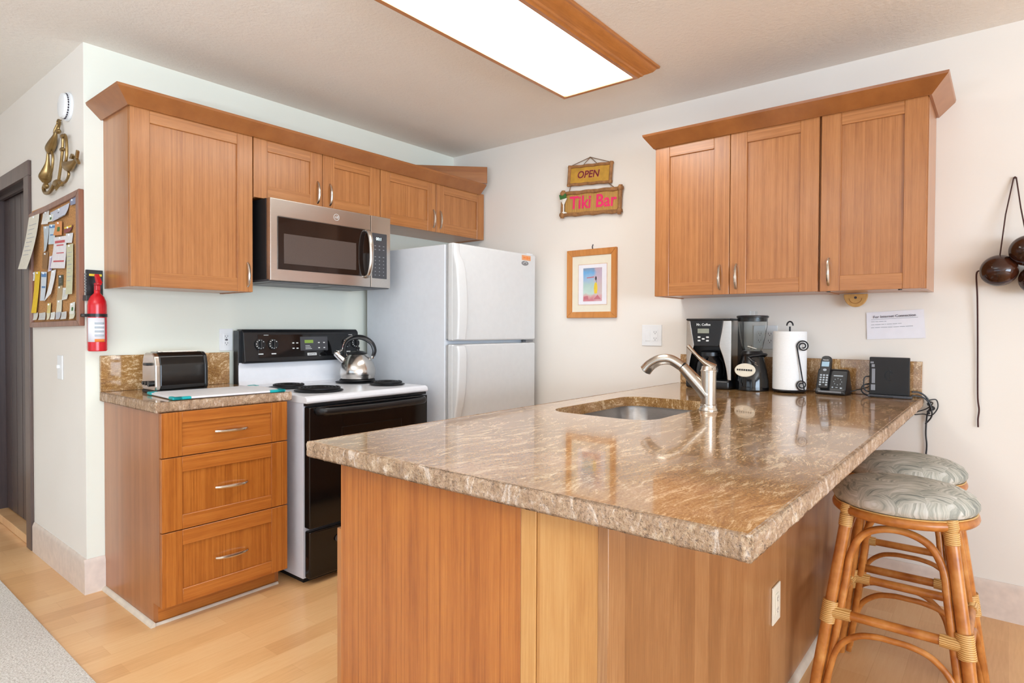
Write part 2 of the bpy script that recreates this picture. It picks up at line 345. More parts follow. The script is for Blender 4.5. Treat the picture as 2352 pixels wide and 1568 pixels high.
        for i in range(n):
            q.faces.new((g[i][0], h[i][0], h[i+1][0], g[i+1][0])); q.faces.new((g[i][n], g[i+1][n], h[i+1][n], h[i][n]))
            q.faces.new((g[0][i], g[0][i+1], h[0][i+1], h[0][i])); q.faces.new((g[n][i], h[n][i], h[n][i+1], g[n][i+1]))
        bmesh.ops.recalc_face_normals(q, faces=q.faces)
        return s._add(q)
    def build(s, name, mat, parent=None, local=False, angle=43, at=None):
        """local=False: shapes were given in world coordinates of an unrotated frame"""
        me = bpy.data.meshes.new(name)
        org = Vector((0, 0, 0))
        if parent is not None and not local: org = root_loc(parent)
        if at is not None: org = Vector(at)
        if org.length > 0: bmesh.ops.translate(s.bm, vec=-org, verts=s.bm.verts)
        s.bm.to_mesh(me); s.bm.free()
        for p in me.polygons: p.use_smooth = True
        me.set_sharp_from_angle(angle=math.radians(angle))
        me.materials.append(MT[mat] if isinstance(mat, str) else mat)
        o = bpy.data.objects.new(name, me); COL.objects.link(o)
        wn_ = o.modifiers.new('weighted_normals', 'WEIGHTED_NORMAL'); wn_.keep_sharp = True; wn_.weight = 100
        if parent is not None: o.parent = parent
        if at is not None: o.location = Vector(at) - (root_loc(parent) if parent is not None else Vector((0, 0, 0)))
        return o

def root_loc(o):
    v = Vector((0, 0, 0))
    while o is not None: v += o.location; o = o.parent
    return v
def tag(o, label=None, cat=None, group=None, kind=None):
    if label: o['label'] = label
    if cat: o['category'] = cat
    if group: o['group'] = group
    if kind: o['kind'] = kind
    return o
def thing(name, label, cat, loc=(0, 0, 0), rotz=0, group=None):
    o = bpy.data.objects.new(name, None); COL.objects.link(o); o.location = loc; o.rotation_euler = (0, 0, rotz); o.empty_display_size = 0.05
    return tag(o, label, cat, group)
def struct(o): o['kind'] = 'structure'; return o
def spline(pts, k=6, closed=False):
    P = [Vector(p) for p in pts]; n = len(P); out = []
    R = range(n if closed else n-1)
    for i in R:
        p0 = P[i-1] if (i > 0 or closed) else P[0]; p1 = P[i]; p2 = P[(i+1) % n]; p3 = P[(i+2) % n] if (i+2 < n or closed) else P[-1]
        for j in range(k):
            t = j/k; out.append(0.5*((2*p1) + (p2-p0)*t + (2*p0-5*p1+4*p2-p3)*t*t + (3*p1-p0-3*p2+p3)*t**3))
    if not closed: out.append(P[-1])
    return out
def text(name, body, size, mat, parent, loc, right, up, ext=0.0006, align='CENTER', local=False, shear=0.0, bold=0.0, sx=1.0):
    cu = bpy.data.curves.new(name, 'FONT'); cu.body = body; cu.size = size; cu.extrude = ext; cu.align_x = align; cu.align_y = 'CENTER'; cu.shear = shear; cu.offset = bold; cu.resolution_u = 3
    ob = bpy.data.objects.new(name, cu); COL.objects.link(ob)
    bpy.context.view_layer.update()
    me = bpy.data.meshes.new_from_object(ob.evaluated_get(bpy.context.evaluated_depsgraph_get()))
    bpy.data.objects.remove(ob); bpy.data.curves.remove(cu)
    r, u = Vector(right).normalized(), Vector(up).normalized(); nn = r.cross(u)
    org = Vector((0, 0, 0)) if (local or parent is None) else root_loc(parent)
    l = Vector(loc)
    for v in me.vertices: v.co = l + r*v.co.x*sx + u*v.co.y + nn*v.co.z - org
    me.name = name; me.materials.clear(); me.materials.append(MT[mat])
    o = bpy.data.objects.new(name, me); COL.objects.link(o)
    if parent is not None: o.parent = parent
    return o

# ------------------------------------------------------------------ setting
H = 2.497; XL = -2.3625
struct(M().box(-8.5, 0.0, -9.0, 3.0, -0.05, 0).build('floor', 'floor'))
struct(M().box(-8.6, 0.12, -9.1, 3.1, H, H+0.08).build('ceiling', 'ceiling'))
struct(M().box(0, 0.12, -9.1, 0.12, 0, H).build('wall_right', 'wall'))
struct(M().box(XL, 0, 0, 0.12, 0, H).build('wall_back', 'wall_green'))
m = M(); m.box(XL, XL+0.11, 0.12, 0.93, 0, H); m.box(XL, XL+0.11, 0.93, 1.76, 2.045, H); m.box(XL, XL+0.11, 1.76, 3.0, 0, H); m.box(XL-0.001, XL+0.002, 0.0005, 0.121, 0, H)
struct(m.build('wall_left', 'wall'))
struct(M().box(-8.6, XL+0.11, 3.0, 3.1, 0, H).build('wall_hall', 'wall'))
m = M(); m.box(-8.6, -7.5, -9.1, -9.0, 0, H); m.box(-2.5, 0.12, -9.1, -9.0, 0, H); m.box(-7.5, -2.5, -9.1, -9.0, 2.35, H); m.box(-7.5, -2.5, -9.1, -9.0, 0, 0.15)
struct(m.build('wall_front', 'wall'))
m = M(); m.box(-8.6, -8.5, -9.0, -4.7, 0, H); m.box(-8.6, -8.5, 0.7, 3.0, 0, H); m.box(-8.6, -8.5, -4.7, 0.7, 2.35, H); m.box(-8.6, -8.5, -4.7, 0.7, 0, 0.15)
struct(m.build('wall_west', 'wall'))
m = M()
for x in (-7.5, -5.02, -2.55): m.box(x, x+0.05, -9.07, -9.01, 0.15, 2.35)
m.box(-7.5, -2.5, -9.07, -9.01, 2.3, 2.35); m.box(-7.5, -2.5, -9.07, -9.01, 0.15, 0.2); struct(m.build('window_1', 'trim_white'))
m = M()
for y in (-4.7, -2.0, 0.65): m.box(-8.57, -8.51, y, y+0.05, 0.15, 2.35)
m.box(-8.57, -8.51, -4.7, 0.7, 2.3, 2.35); m.box(-8.57, -8.51, -4.7, 0.7, 0.15, 0.2); struct(m.build('window_2', 'trim_white'))
# baseboards with a small bevelled cap
def bprof(s): return [(0, 0), (0.013*s, 0), (0.013*s, 0.138), (0.005*s, 0.158), (0, 0.158)]
m = M(); m.prism([(XL-x, z) for x, z in bprof(1)], 'y', 0.0, 0.835); struct(m.build('baseboard_left', 'trim_white'))
m = M(); m.prism([(-x, z) for x, z in bprof(1)], 'x', XL-0.013, -2.2915); struct(m.build('baseboard_back', 'trim_white'))
m = M(); m.prism([(-x, z) for x, z in bprof(1)], 'y', -9.0, -2.70); struct(m.build('baseboard_right', 'trim_white'))
def quarter(r, k=5): return [(0, 0)] + [(r*math.cos(a*PI/2/k), r*math.sin(a*PI/2/k)) for a in range(k+1)]
m = M(); m.prism([(-2.2915-x, z) for x, z in quarter(0.017)], 'y', -0.575, -0.013); struct(m.build('trim_1', 'quarter'))
m = M(); m.prism([(-0.562-x*0.5, z*0.6) for x, z in quarter(0.017)], 'x', -2.305, -1.75); struct(m.build('trim_2', 'quarter'))
m = M(); m.prism([(-2.685-x, z*1.8) for x, z in quarter(0.016)], 'x', -2.33, -0.013); struct(m.build('trim_3', 'quarter'))
# door with casing in the hall
d = struct(thing('door_1', None, None, (-2.31, 1.34, 0)))
m = M(); m.box(-2.30, -2.265, 0.955, 1.735, 0.055, 2.03)
for k in range(6): m.box(-2.303, -2.29, 0.957+k*0.13, 0.957+k*0.13+0.124, 0.056, 2.028, 0.004, 1)
m.build('door_panel', 'dark_wood', d)
m = M(); m.box(XL-0.016, XL, 0.848, 0.94, 0, 2.03, 0.003); m.box(XL-0.016, XL, 1.75, 1.84, 0, 2.03, 0.003); m.box(XL-0.016, XL, 0.848, 1.84, 2.03, 2.112, 0.003)
m.build('casing', 'dark_casing', d)
m = M(); m.box(XL, -2.262, 0.93, 0.953, 0, 2.045); m.box(XL, -2.262, 1.737, 1.76, 0, 2.045); m.box(XL, -2.262, 0.93, 1.76, 2.032, 2.045); m.box(-2.330, -2.312, 0.953, 0.968, 0.05, 2.03); m.box(-2.330, -2.312, 0.953, 1.737, 2.012, 2.032)
m.build('jamb', 'dark_wood', d)
M().box(XL-0.004, -2.262, 0.945, 1.745, 0, 0.05, 0.006).build('threshold', 'floor', d)
for z in (1.76, 0.26):
    m = M(); m.box(-2.3305, -2.303, 0.9525, 0.957, z-0.05, z+0.05); m.box(-2.306, -2.3025, 0.957, 1.0, z-0.05, z+0.05); m.cyl((-2.308, 0.957, z-0.05), (-2.308, 0.957, z+0.05), 0.006, n=10); m.build('hinge', 'hinge_brass', d)

# ------------------------------------------------------------------ cabinets
def pull(m, p0, p1, out, bow=0.018, r=0.0064):
    """arched bar pull between two feet"""
    p0, p1, out = Vector(p0), Vector(p1), Vector(out)
    pts = []
    for i in range(13):
        t = i/12; a = math.sin(PI*t)**0.55 if 0 < t < 1 else 0
        pts.append(p0.lerp(p1, t) + out*(bow*a))
    rr = [r*(1.15 - 0.25*abs(2*i/12-1)) for i in range(13)]
    m.tube(pts, rr, 8, flat=(1.0, 1.0)); return m

def front(kind, root, x0, x1, z0, z1, yf, stile, rt, rb, handle=None, v='bam_v', h='bam_h', th=0.02):
    """shaker door or drawer front in the local frame of root: faces -y, front face at yf"""
    p = M().box(x0+stile-0.004, x1-stile+0.004, yf+0.0085, yf+th-0.001, z0+rb-0.004, z1-rt+0.004).build(kind, h if kind == 'drawer' and z1-z0 < 0.2 else v, root, local=True)
    for a_, b_ in ((x0, x0+stile), (x1-stile, x1)): M().box(a_, b_, yf, yf+th, z0, z1, 0.0016, 1).build('stile', v, p, local=True)
    M().box(x0+stile, x1-stile, yf+0.0004, yf+th, z1-rt, z1, 0.0016, 1).build('rail', h, p, local=True)
    M().box(x0+stile, x1-stile, yf+0.0004, yf+th, z0, z0+rb, 0.0016, 1).build('rail', h, p, local=True)
    if handle:
        m = M()
        if handle[0] == 'v':
            hx, hz = handle[1], handle[2]; pull(m, (hx, yf, hz-0.058), (hx, yf, hz+0.058), (0, -1, 0))
        else:
            hx, hz = handle[1], handle[2]; pull(m, (hx-0.069, yf, hz), (hx+0.069, yf, hz), (0, -1, 0), 0.022)
        m.build('handle', 'nickel', p, local=True)
    return p

def wall_cabinet(label, loc, rotz, w, depth, z0, z1, doors, group='shaker wall cabinets', side='bam_side', face='bam_v'):
    c = thing('wall_cabinet', label, 'cabinet', loc, rotz, group)
    m = M(); y = -(depth-0.021)
    m.box(0, 0.018, y, -0.001, z0, z1); m.box(w-0.018, w, y, -0.001, z0, z1); m.box(0.018, w-0.018, y, -0.001, z0+0.004, z0+0.02); m.box(0.018, w-0.018, y, -0.001, z1-0.018, z1); m.box(0.018, w-0.018, -0.012, -0.001, z0+0.02, z1-0.018); m.box(0.018, w-0.018, y+0.001, y+0.02, z0+0.02, z1-0.018)
    m.build('carcass', side, c, local=True)
    for (x0, x1, hx) in doors:
        hz = (z0 + 0.085)
        front('door', c, x0+0.0015, x1-0.0015, z0+0.001, z1-0.002, -depth, 0.078 if z1-z0 > 0.5 else 0.074, 0.066, 0.066, ('v', hx, hz))
    return c
ZT = 2.178
A1 = wall_cabinet('tall single-door bamboo wall cabinet left of the microwave', (-2.2865, 0, 0), 0, 0.5495, 0.318, 1.393, ZT, [(0.0, 0.5485, 0.52)])
A2 = wall_cabinet('short two-door bamboo wall cabinet directly above the microwave', (-1.735, 0, 0), 0, 0.791, 0.318, 1.868, ZT, [(0.0, 0.3955, 0.3955-0.032), (0.3955, 0.791, 0.3955+0.046)])
A3 = wall_cabinet('short two-door bamboo wall cabinet over the refrigerator', (-0.942, 0, 0), 0, 0.932, 0.318, 1.848, ZT, [(0.0, 0.459, 0.459-0.026), (0.459, 0.932, 0.459+0.036)])
B1 = wall_cabinet('two-door bamboo wall cabinet above the coffee maker and blender', (0, -1.805, 0), -PI/2, 0.787, 0.3355, 1.3877, 2.172, [(0.0, 0.391, 0.391-0.046), (0.391, 0.785, 0.391+0.034)])
B2 = wall_cabinet('single-door bamboo wall cabinet above the phone and router', (0, -2.594, 0), -PI/2, 0.394, 0.3355, 1.3877, 2.172, [(0.002, 0.392, 0.038)])
for bx in (0.03, 0.30):
    M().lathe([(0, -0.006), (0.007, -0.006), (0.008, 0), (0, 0)], (bx, -0.29, 1.3917), 12).build('bumper', 'black', B2, local=True)

def crown(name, label, path, outs, z, mat_by_seg, loc):
    """slanted crown board swept along a path with mitred corners; outs = outward offset direction at each path point"""
    prof = [(0.0, 0.0), (0.010, -0.002), (0.067, 0.052), (0.070, 0.062), (0.058, 0.066), (0.0, 0.016)]
    root = thing(name, label, 'moulding', loc)
    for k in range(len(path)-1):
        q = bmesh.new(); rings = []
        for (px, py), (ox, oy) in ((path[k], outs[k]), (path[k+1], outs[k+1])):
            rings.append([q.verts.new((px+ox*o, py+oy*o, z+h)) for o, h in prof])
        n = len(prof)
        for i in range(n): q.faces.new((rings[0][i], rings[0][(i+1) % n], rings[1][(i+1) % n], rings[1][i]))
        q.faces.new(rings[0]); q.faces.new(rings[1][::-1]); bmesh.ops.recalc_face_normals(q, faces=q.faces)
        m = M(); m._add(q); m.build('moulding_board', mat_by_seg[k], root, angle=20)
    return root
crown('crown_moulding', 'long bamboo crown moulding along the top of the cabinets over the range and refrigerator', [(-2.2865, -0.001), (-2.2865, -0.318), (-0.062, -0.318)], [(-1, 0), (-1, -1), (0, -1)], 2.166, ['crown_y', 'crown', 'crown_y'], (-1.15, -0.16, 2.166))
crown('crown_moulding', 'bamboo crown moulding on top of the right-hand wall cabinets', [(-0.001, -1.805), (-0.3355, -1.805), (-0.3355, -2.988), (-0.001, -2.988)], [(0, 1), (-1, 0.6), (-1, -1), (0, -1)], 2.158, ['crown', 'crown_y', 'crown'], (-0.17, -2.4, 2.158))
o = M().box(-0.262, 0.262, -0.009, 0.009, 0, 0.116, 0.004, 2).build('corner_board', 'crown'); o.location = (-0.244, -0.205, 2.234); o.rotation_euler = (0, 0, -PI/4)
tag(o, 'diagonal bamboo board standing on the cabinet tops in the corner above the refrigerator', 'board')

# base cabinet with three drawers
c = thing('base_cabinet', 'bamboo base cabinet with three drawers between wall and range', 'cabinet', (-2.291, 0, 0))
m = M(); m.prism([(-0.002, 0.003), (-0.002, 0.875), (-0.6185, 0.875), (-0.6185, 0.093), (-0.555, 0.093), (-0.555, 0.003)], 'x', 0, 0.018); m.prism([(-0.002, 0.003), (-0.002, 0.875), (-0.6185, 0.875), (-0.6185, 0.093), (-0.555, 0.093), (-0.555, 0.003)], 'x', 0.53, 0.548)
m.box(0.018, 0.53, -0.6185, -0.59, 0.10, 0.875); m.box(0.018, 0.53, -0.6, -0.002, 0.095, 0.11); m.build('carcass', 'bam_base', c, local=True)
M().box(0.018, 0.53, -0.555, -0.54, 0.003, 0.093).build('toe_kick', 'bam_oh', c, local=True)
for (z0, z1, rt, rb) in ((0.6935, 0.874, 0.046, 0.036), (0.3935, 0.6895, 0.062, 0.058), (0.089, 0.3895, 0.062, 0.058)):
    front('drawer', c, 0.001, 0.547, z0, z1, -0.6395, 0.079, rt, rb, ('h', 0.284, (z0+z1)/2 - (0.008 if z1 > 0.8 else 0.005)), 'bam_o', 'bam_oh')

# ------------------------------------------------------------------ granite
def rough_edge(m, p0, p1, out, z0, z1, amp=0.007, n=None, seed=0.0):
    """chiselled face: displaced grid from p0 to p1"""
    p0, p1, out = Vector(p0), Vector(p1), Vector(out); L = (p1-p0).length; n = n or int(L/0.008); q = bmesh.new(); k = 6
    g = []
    for i in range(n+1):
        row = []
        for j in range(k+1):
            p = p0.lerp(p1, i/n); z = z0 + (z1-z0)*j/k
            e = noise.noise(Vector((p.x*38+seed, p.y*38, z*38)))*0.6 + noise.noise(Vector((p.x*110, p.y*110+seed, z*110)))*0.5
            env = 0.35 if j in (0, k) else 1.0
            o = amp*(0.55 + e*0.8)*env
            dz = 0.0 if 0 < j < k else (noise.noise(Vector((p.x*60, p.y*60, 3+j)))*0.0022 - (0.0012 if j == k else -0.001))
            row.append(q.verts.new((p.x+out.x*o, p.y+out.y*o, z+dz)))
        g.append(row)
    for i in range(n):
        for j in range(k): q.faces.new((g[i][j], g[i+1][j], g[i+1][j+1], g[i][j+1]))
    # back face and closing strips
    b0 = [q.verts.new((p0.x-out.x*0.006, p0.y-out.y*0.006, z)) for z in (z0, z1)]; b1 = [q.verts.new((p1.x-out.x*0.006, p1.y-out.y*0.006, z)) for z in (z0, z1)]
    q.faces.new((b0[0], b0[1], b1[1], b1[0]))
    q.faces.new([g[i][k] for i in range(n+1)] + [b1[1], b0[1]]); q.faces.new([g[i][0] for i in range(n+1)] + [b1[0], b0[0]])
    q.faces.new(g[0] + [b0[1], b0[0]]); q.faces.new(g[n] + [b1[1], b1[0]])
    bmesh.ops.recalc_face_normals(q, faces=q.faces)
    return m._add(q)

c = thing('countertop', 'small tan granite countertop under the toaster with chiselled edges', 'countertop', (-2.01, -0.32, 0.8765))
M().box(-2.3085, -1.7225, -0.634, -0.001, 0.8765, 0.918, 0.0015, 1).build('slab', 'granite', c)
m = M(); rough_edge(m, (-2.3105, -0.6365, 0), (-1.7205, -0.6365, 0), (0, -1, 0), 0.8765, 0.9185, 0.005); rough_edge(m, (-2.309, -0.02, 0), (-2.309, -0.6385, 0), (-1, 0, 0), 0.8765, 0.9185, 0.005, seed=4)
m.build('chiselled_edge', 'granite_rough', c, angle=80)
o = M().box(-2.3085, -1.713, -0.021, -0.001, 0.9185, 1.085, 0.0015, 1).build('backsplash', 'granite', None, at=(-2.01, -0.011, 0.9185)); tag(o, 'low granite backsplash behind the toaster', 'backsplash')
o = M().box(-0.021, -0.001, -2.9515, -1.815, 0.916, 1.0775, 0.0015, 1).build('backsplash', 'granite', None, at=(-0.011, -2.38, 0.916)); tag(o, 'long granite backsplash behind coffee maker, phone and router', 'backsplash')

def rrect(x0, x1, y0, y1, r, k=8):
    out = []
    for cx, cy, a0 in ((x1-r, y1-r, 0), (x0+r, y1-r, PI/2), (x0+r, y0+r, PI), (x1-r, y0+r, 3*PI/2)):
        for i in range(k+1): out.append((cx+r*math.cos(a0+PI/2*i/k), cy+r*math.sin(a0+PI/2*i/k)))
    return out
PX, PYF, PYN, PZ0, PZ1 = -2.3665, -1.795, -2.950, 0.8735, 0.915
pen = thing('countertop', 'large tan granite peninsula countertop with sink cutout and chiselled edges', 'countertop', (-1.18, -2.37, PZ0))
HX0, HX1, HY0, HY1 = -1.455, -0.80, -2.335, -1.915
q = bmesh.new(); loop = rrect(HX0, HX1, HY0, HY1, 0.095)
def ring(z, pts): return [q.verts.new((x, y, z)) for x, y in pts]
outer = [(PX, PYN), (-0.001, PYN), (-0.001, PYF), (PX, PYF)]
ot, ob_, it_, ib = ring(PZ1, outer), ring(PZ0, outer), ring(PZ1, loop), ring(PZ0, loop)
for a, b in ((ot, ob_), (it_, ib)):
    n = len(a)
    for i in range(n): q.faces.new((a[i], a[(i+1) % n], b[(i+1) % n], b[i]))
for a, b in ((ot, it_), (ob_, ib)):
    es = []
    for r in (a, b):
        n = len(r)
        for i in range(n): es.append(q.edges.get((r[i], r[(i+1) % n])))
    bmesh.ops.triangle_fill(q, use_beauty=True, use_dissolve=False, edges=es)
bmesh.ops.recalc_face_normals(q, faces=q.faces)
m = M(); m._add(q); m.build('slab', 'granite', pen, angle=30)
m = M(); rough_edge(m, (PX-0.002, PYF+0.002, 0), (PX-0.002, PYN-0.003, 0), (-1, 0, 0), PZ0, PZ1+0.0005, 0.007); rough_edge(m, (PX-0.004, PYN-0.002, 0), (-0.002, PYN-0.002, 0), (0, -1, 0), PZ0, PZ1+0.0005, 0.007, seed=9)
rough_edge(m, (-0.002, PYF+0.001, 0), (PX-0.002, PYF+0.001, 0), (0, 1, 0), PZ0, PZ1+0.0005, 0.004, seed=2)
m.build('chiselled_edge', 'granite_rough', pen, angle=80)

# sink under the cutout
s = thing('sink', 'stainless steel undermount sink set in the peninsula', 'sink', ((HX0+HX1)/2, (HY0+HY1)/2, 0.70))
q = bmesh.new(); levels = [(0.018, PZ0-0.001), (-0.004, PZ0-0.001), (-0.004, PZ0-0.012), (0.004, 0.77), (0.03, 0.725), (0.07, 0.712)]
rings = []
for ins, z in levels:
    rings.append(ring_pts := [q.verts.new((x, y, z)) for x, y in rrect(HX0-0.0+ins-(0.036 if ins == 0.018 else 0), HX1-ins+(0.036 if ins == 0.018 else 0), HY0+ins-(0.036 if ins == 0.018 else 0), HY1-ins+(0.036 if ins == 0.018 else 0), 0.095)])
for a, b in zip(rings, rings[1:]):
    n = len(a)
    for i in range(n): q.faces.new((a[i], a[(i+1) % n], b[(i+1) % n], b[i]))
q.faces.new(rings[-1]); bmesh.ops.recalc_face_normals(q, faces=q.faces)
m = M(); m._add(q); ob = m.build('bowl', 'steel_sink', s, angle=50)
sol = ob.modifiers.new('thickness', 'SOLIDIFY'); sol.thickness = 0.0012; sol.offset = 0
M().lathe([(0, 0), (0.04, 0), (0.045, 0.003), (0.03, 0.005), (0, 0.002)], ((HX0+HX1)/2, (HY0+HY1)/2, 0.7126), 24).build('drain', 'chrome', s)

# faucet
FX, FY = -1.055, -2.378
f = thing('faucet', 'brushed nickel pull-out faucet beside the sink', 'faucet', (FX, FY, PZ1+0.0005))
m = M(); m.lathe([(0, 0), (0.034, 0), (0.034, 0.006), (0.030, 0.012), (0.030, 0.022), (0.0275, 0.024), (0.0275, 0.145), (0.029, 0.146), (0.029, 0.150), (0.027, 0.152), (0.024, 0.166), (0, 0.170)], (FX, FY, PZ1+0.0005), 36); m.build('body', 'nickel', f)
sp = spline([(FX, FY+0.0, PZ1+0.055), (FX-0.003, FY+0.04, PZ1+0.098), (FX-0.006, FY+0.098, PZ1+0.158)], 8)
m = M(); m.tube(sp, [0.030-0.010*i/(len(sp)-1) for i in range(len(sp))], 18); m.build('spout', 'nickel', f)
hd = spline([(FX-0.006, FY+0.100, PZ1+0.1595), (FX-0.009, FY+0.145, PZ1+0.184), (FX-0.012, FY+0.190, PZ1+0.183), (FX-0.014, FY+0.228, PZ1+0.163), (FX-0.016, FY+0.250, PZ1+0.140)], 8)
m = M(); m.tube(hd, [0.0195 + 0.0045*(i/(len(hd)-1))**1.5 for i in range(len(hd))], 18); m.build('spray_head', 'nickel', f)
m = M(); m.cyl(hd[-1], hd[-1] + (hd[-1]-hd[-2]).normalized()*0.004, 0.019, 0.017, 18); m.cyl(hd[0]-(hd[1]-hd[0]).normalized()*0.0025, hd[0], 0.0202, n=18); m.build('nozzle_ring', 'black', f)
lv = spline([(FX+0.004, FY-0.02, PZ1+0.160), (FX, FY+0.012, PZ1+0.178), (FX-0.004, FY+0.042, PZ1+0.203), (FX-0.008, FY+0.078, PZ1+0.240)], 8)
m = M(); m.tube(lv, [0.021 - 0.0135*min(1, (i/(len(lv)-1))*1.5) + (0.003*max(0, (i/(len(lv)-1)-.7)*3)) for i in range(len(lv))], 16, flat=(0.75, 1.1)); m.build('lever', 'nickel', f)

# peninsula base
c = thing('peninsula_cabinet', 'bamboo and plank clad peninsula base under the big granite top', 'cabinet', (-1.17, -2.28, 0))
m = M(); m.box(-2.29, -0.002, -2.66, -1.895, 0.10, 0.70); m.box(-2.29, -0.002, -2.66, -2.345, 0.69, 0.872); m.box(-2.29, -1.475, -2.66, -1.895, 0.69, 0.872); m.box(-0.78, -0.002, -2.66, -1.895, 0.69, 0.872); m.box(-2.29, -0.002, -2.66, -1.95, 0.003, 0.10); m.build('carcass', 'bam_side', c)
M().box(-2.32, -2.291, -2.481, -1.872, 0.003, 0.8725, 0.001, 1).build('end_panel', 'bam_o', c)
tag(M().box(-2.32, -2.291, -2.5195, -2.4815, 0.003, 0.8725, 0.001, 1).build('filler_strip', 'pine', c), 'narrow pale pine strip')
tag(M().box(-2.318, -2.291, -2.674, -2.520, 0.003, 0.8725, 0.002, 1).build('corner_board', 'pine', c), 'wide pale pine board')
M().box(-2.320, -0.002, -2.685, -2.662, 0.003, 0.8725, 0.0015, 1).build('back_panel', 'plank', c)
m = M()
M().box(-2.318, -1.86, -1.8715, -1.852, 0.10, 0.683, 0.0015, 1).build('door', 'bam_v', c)
M().box(-1.855, -1.40, -1.8715, -1.852, 0.10, 0.683, 0.0015, 1).build('door', 'bam_v', c)
M().box(-1.395, -0.70, -1.8715, -1.852, 0.10, 0.683, 0.0015, 1).build('door', 'bam_v', c)
M().box(-0.695, -0.02, -1.8715, -1.852, 0.10, 0.683, 0.0015, 1).build('door', 'bam_v', c)

# ------------------------------------------------------------------ electric plates
def plate(label, loc, right, up, w, h, kinds, group='wall plates', name='outlet_plate', cat='outlet', mat='white_plastic', parts=True):
    r, u = Vector(right), Vector(up); n = r.cross(u); mtx = Matrix((( r.x, u.x, n.x, 0), (r.y, u.y, n.y, 0), (r.z, u.z, n.z, 0), (0, 0, 0, 1)))
    o = thing(name, label, cat, loc, 0, group); L = Matrix.Translation(loc) @ mtx
    M().box(-w/2, w/2, -h/2, h/2, 0.0005, 0.006, 0.002, 2, L).build('cover', mat, o)
    k = len(kinds)
    for i, kd in enumerate(kinds):
        cx = (i-(k-1)/2)*0.046
        if kd == 'rocker':
            m = M(); m.box(cx-0.016, cx+0.016, -0.033, 0.033, 0.006, 0.0095, 0.001, 1, L); m.build('rocker_switch', mat, o)
        elif kd == 'toggle':
            m = M(); m.box(cx-0.005, cx+0.005, -0.004, 0.012, 0.006, 0.018, 0.001, 1, L); m.build('toggle_switch', mat, o)
        else:
            m = M(); m.box(cx-0.016, cx+0.016, -0.033, 0.033, 0.006, 0.0085, 0.001, 1, L); m.build('receptacle', mat, o)
            m = M()
            for zz in (-0.018, 0.018):
                m.box(cx-0.0075, cx-0.0055, zz-0.003, zz+0.006, 0.0082, 0.0088, 0, 1, L); m.box(cx+0.0055, cx+0.0075, zz-0.003, zz+0.006, 0.0082, 0.0088, 0, 1, L); m.box(cx-0.002, cx+0.002, zz-0.010, zz-0.006, 0.0082, 0.0088, 0, 1, L)
            if kd == 'gfci': m.box(cx-0.007, cx+0.007, -0.004, 0.004, 0.0082, 0.009, 0, 1, L)
            m.build('slots', 'dark_mark', o)
    return o
plate('white outlet plate with test button on the wall left of the range', (-1.723, 0, 1.151), (1, 0, 0), (0, 0, 1), 0.072, 0.117, ['gfci'])
plate('wide white switch and outlet plate on the wall below the framed picture', (0, -1.630, 1.181), (0, -1, 0), (0, 0, 1), 0.125, 0.122, ['rocker', 'outlet'])
plate('white outlet plate behind the blender', (0, -2.270, 1.178), (0, -1, 0), (0, 0, 1), 0.118, 0.122, ['outlet', 'outlet'])
plate('cream outlet plate on the plank side of the peninsula', (-1.277, -2.685, 0.356), (1, 0, 0), (0, 0, 1), 0.078, 0.118, ['outlet'], mat='cream')
plate('white light switch plate under the cork board', (XL, 0.360, 1.018), (0, -1, 0), (0, 0, 1), 0.075, 0.117, ['toggle'], name='switch_plate', cat='light switch')

# ------------------------------------------------------------------ ceiling light
LX0, LX1, LY0, LY1 = -1.93, -0.597, -1.835, -1.408
c = thing('ceiling_light', 'long fluorescent ceiling light in an oak moulding frame', 'ceiling light', ((LX0+LX1)/2, (LY0+LY1)/2, H))
M().box(LX0+0.016, LX1-0.016, LY0+0.016, LY1-0.016, 2.438, 2.452, 0.004).build('diffuser', 'diffuser', c)
prof = [(0.016, 2.434), (-0.004, 2.433), (-0.008, 2.438), (-0.012, 2.441), (-0.018, 2.443), (-0.022, 2.450), (-0.036, 2.456), (-0.054, 2.466), (-0.064, 2.478), (-0.068, 2.484), (-0.078, 2.486), (-0.080, H-0.0005), (0.016, H-0.0005)]
P = [(LX0, LY0), (LX1, LY0), (LX1, LY1), (LX0, LY1)]; D = [(-1, -1), (1, -1), (1, 1), (-1, 1)]
for k in range(4):
    q = bmesh.new(); rg = []
    for e in (k, (k+1) % 4): rg.append([q.verts.new((P[e][0]-D[e][0]*o_, P[e][1]-D[e][1]*o_, z)) for o_, z in prof])
    n = len(prof)
    for i in range(n): q.faces.new((rg[0][i], rg[0][(i+1) % n], rg[1][(i+1) % n], rg[1][i]))
    q.faces.new(rg[0]); q.faces.new(rg[1]); bmesh.ops.recalc_face_normals(q, faces=q.faces)
    m = M(); m._add(q); m.build('frame_moulding', 'oak' if k % 2 == 0 else 'oak_y', c, angle=25)

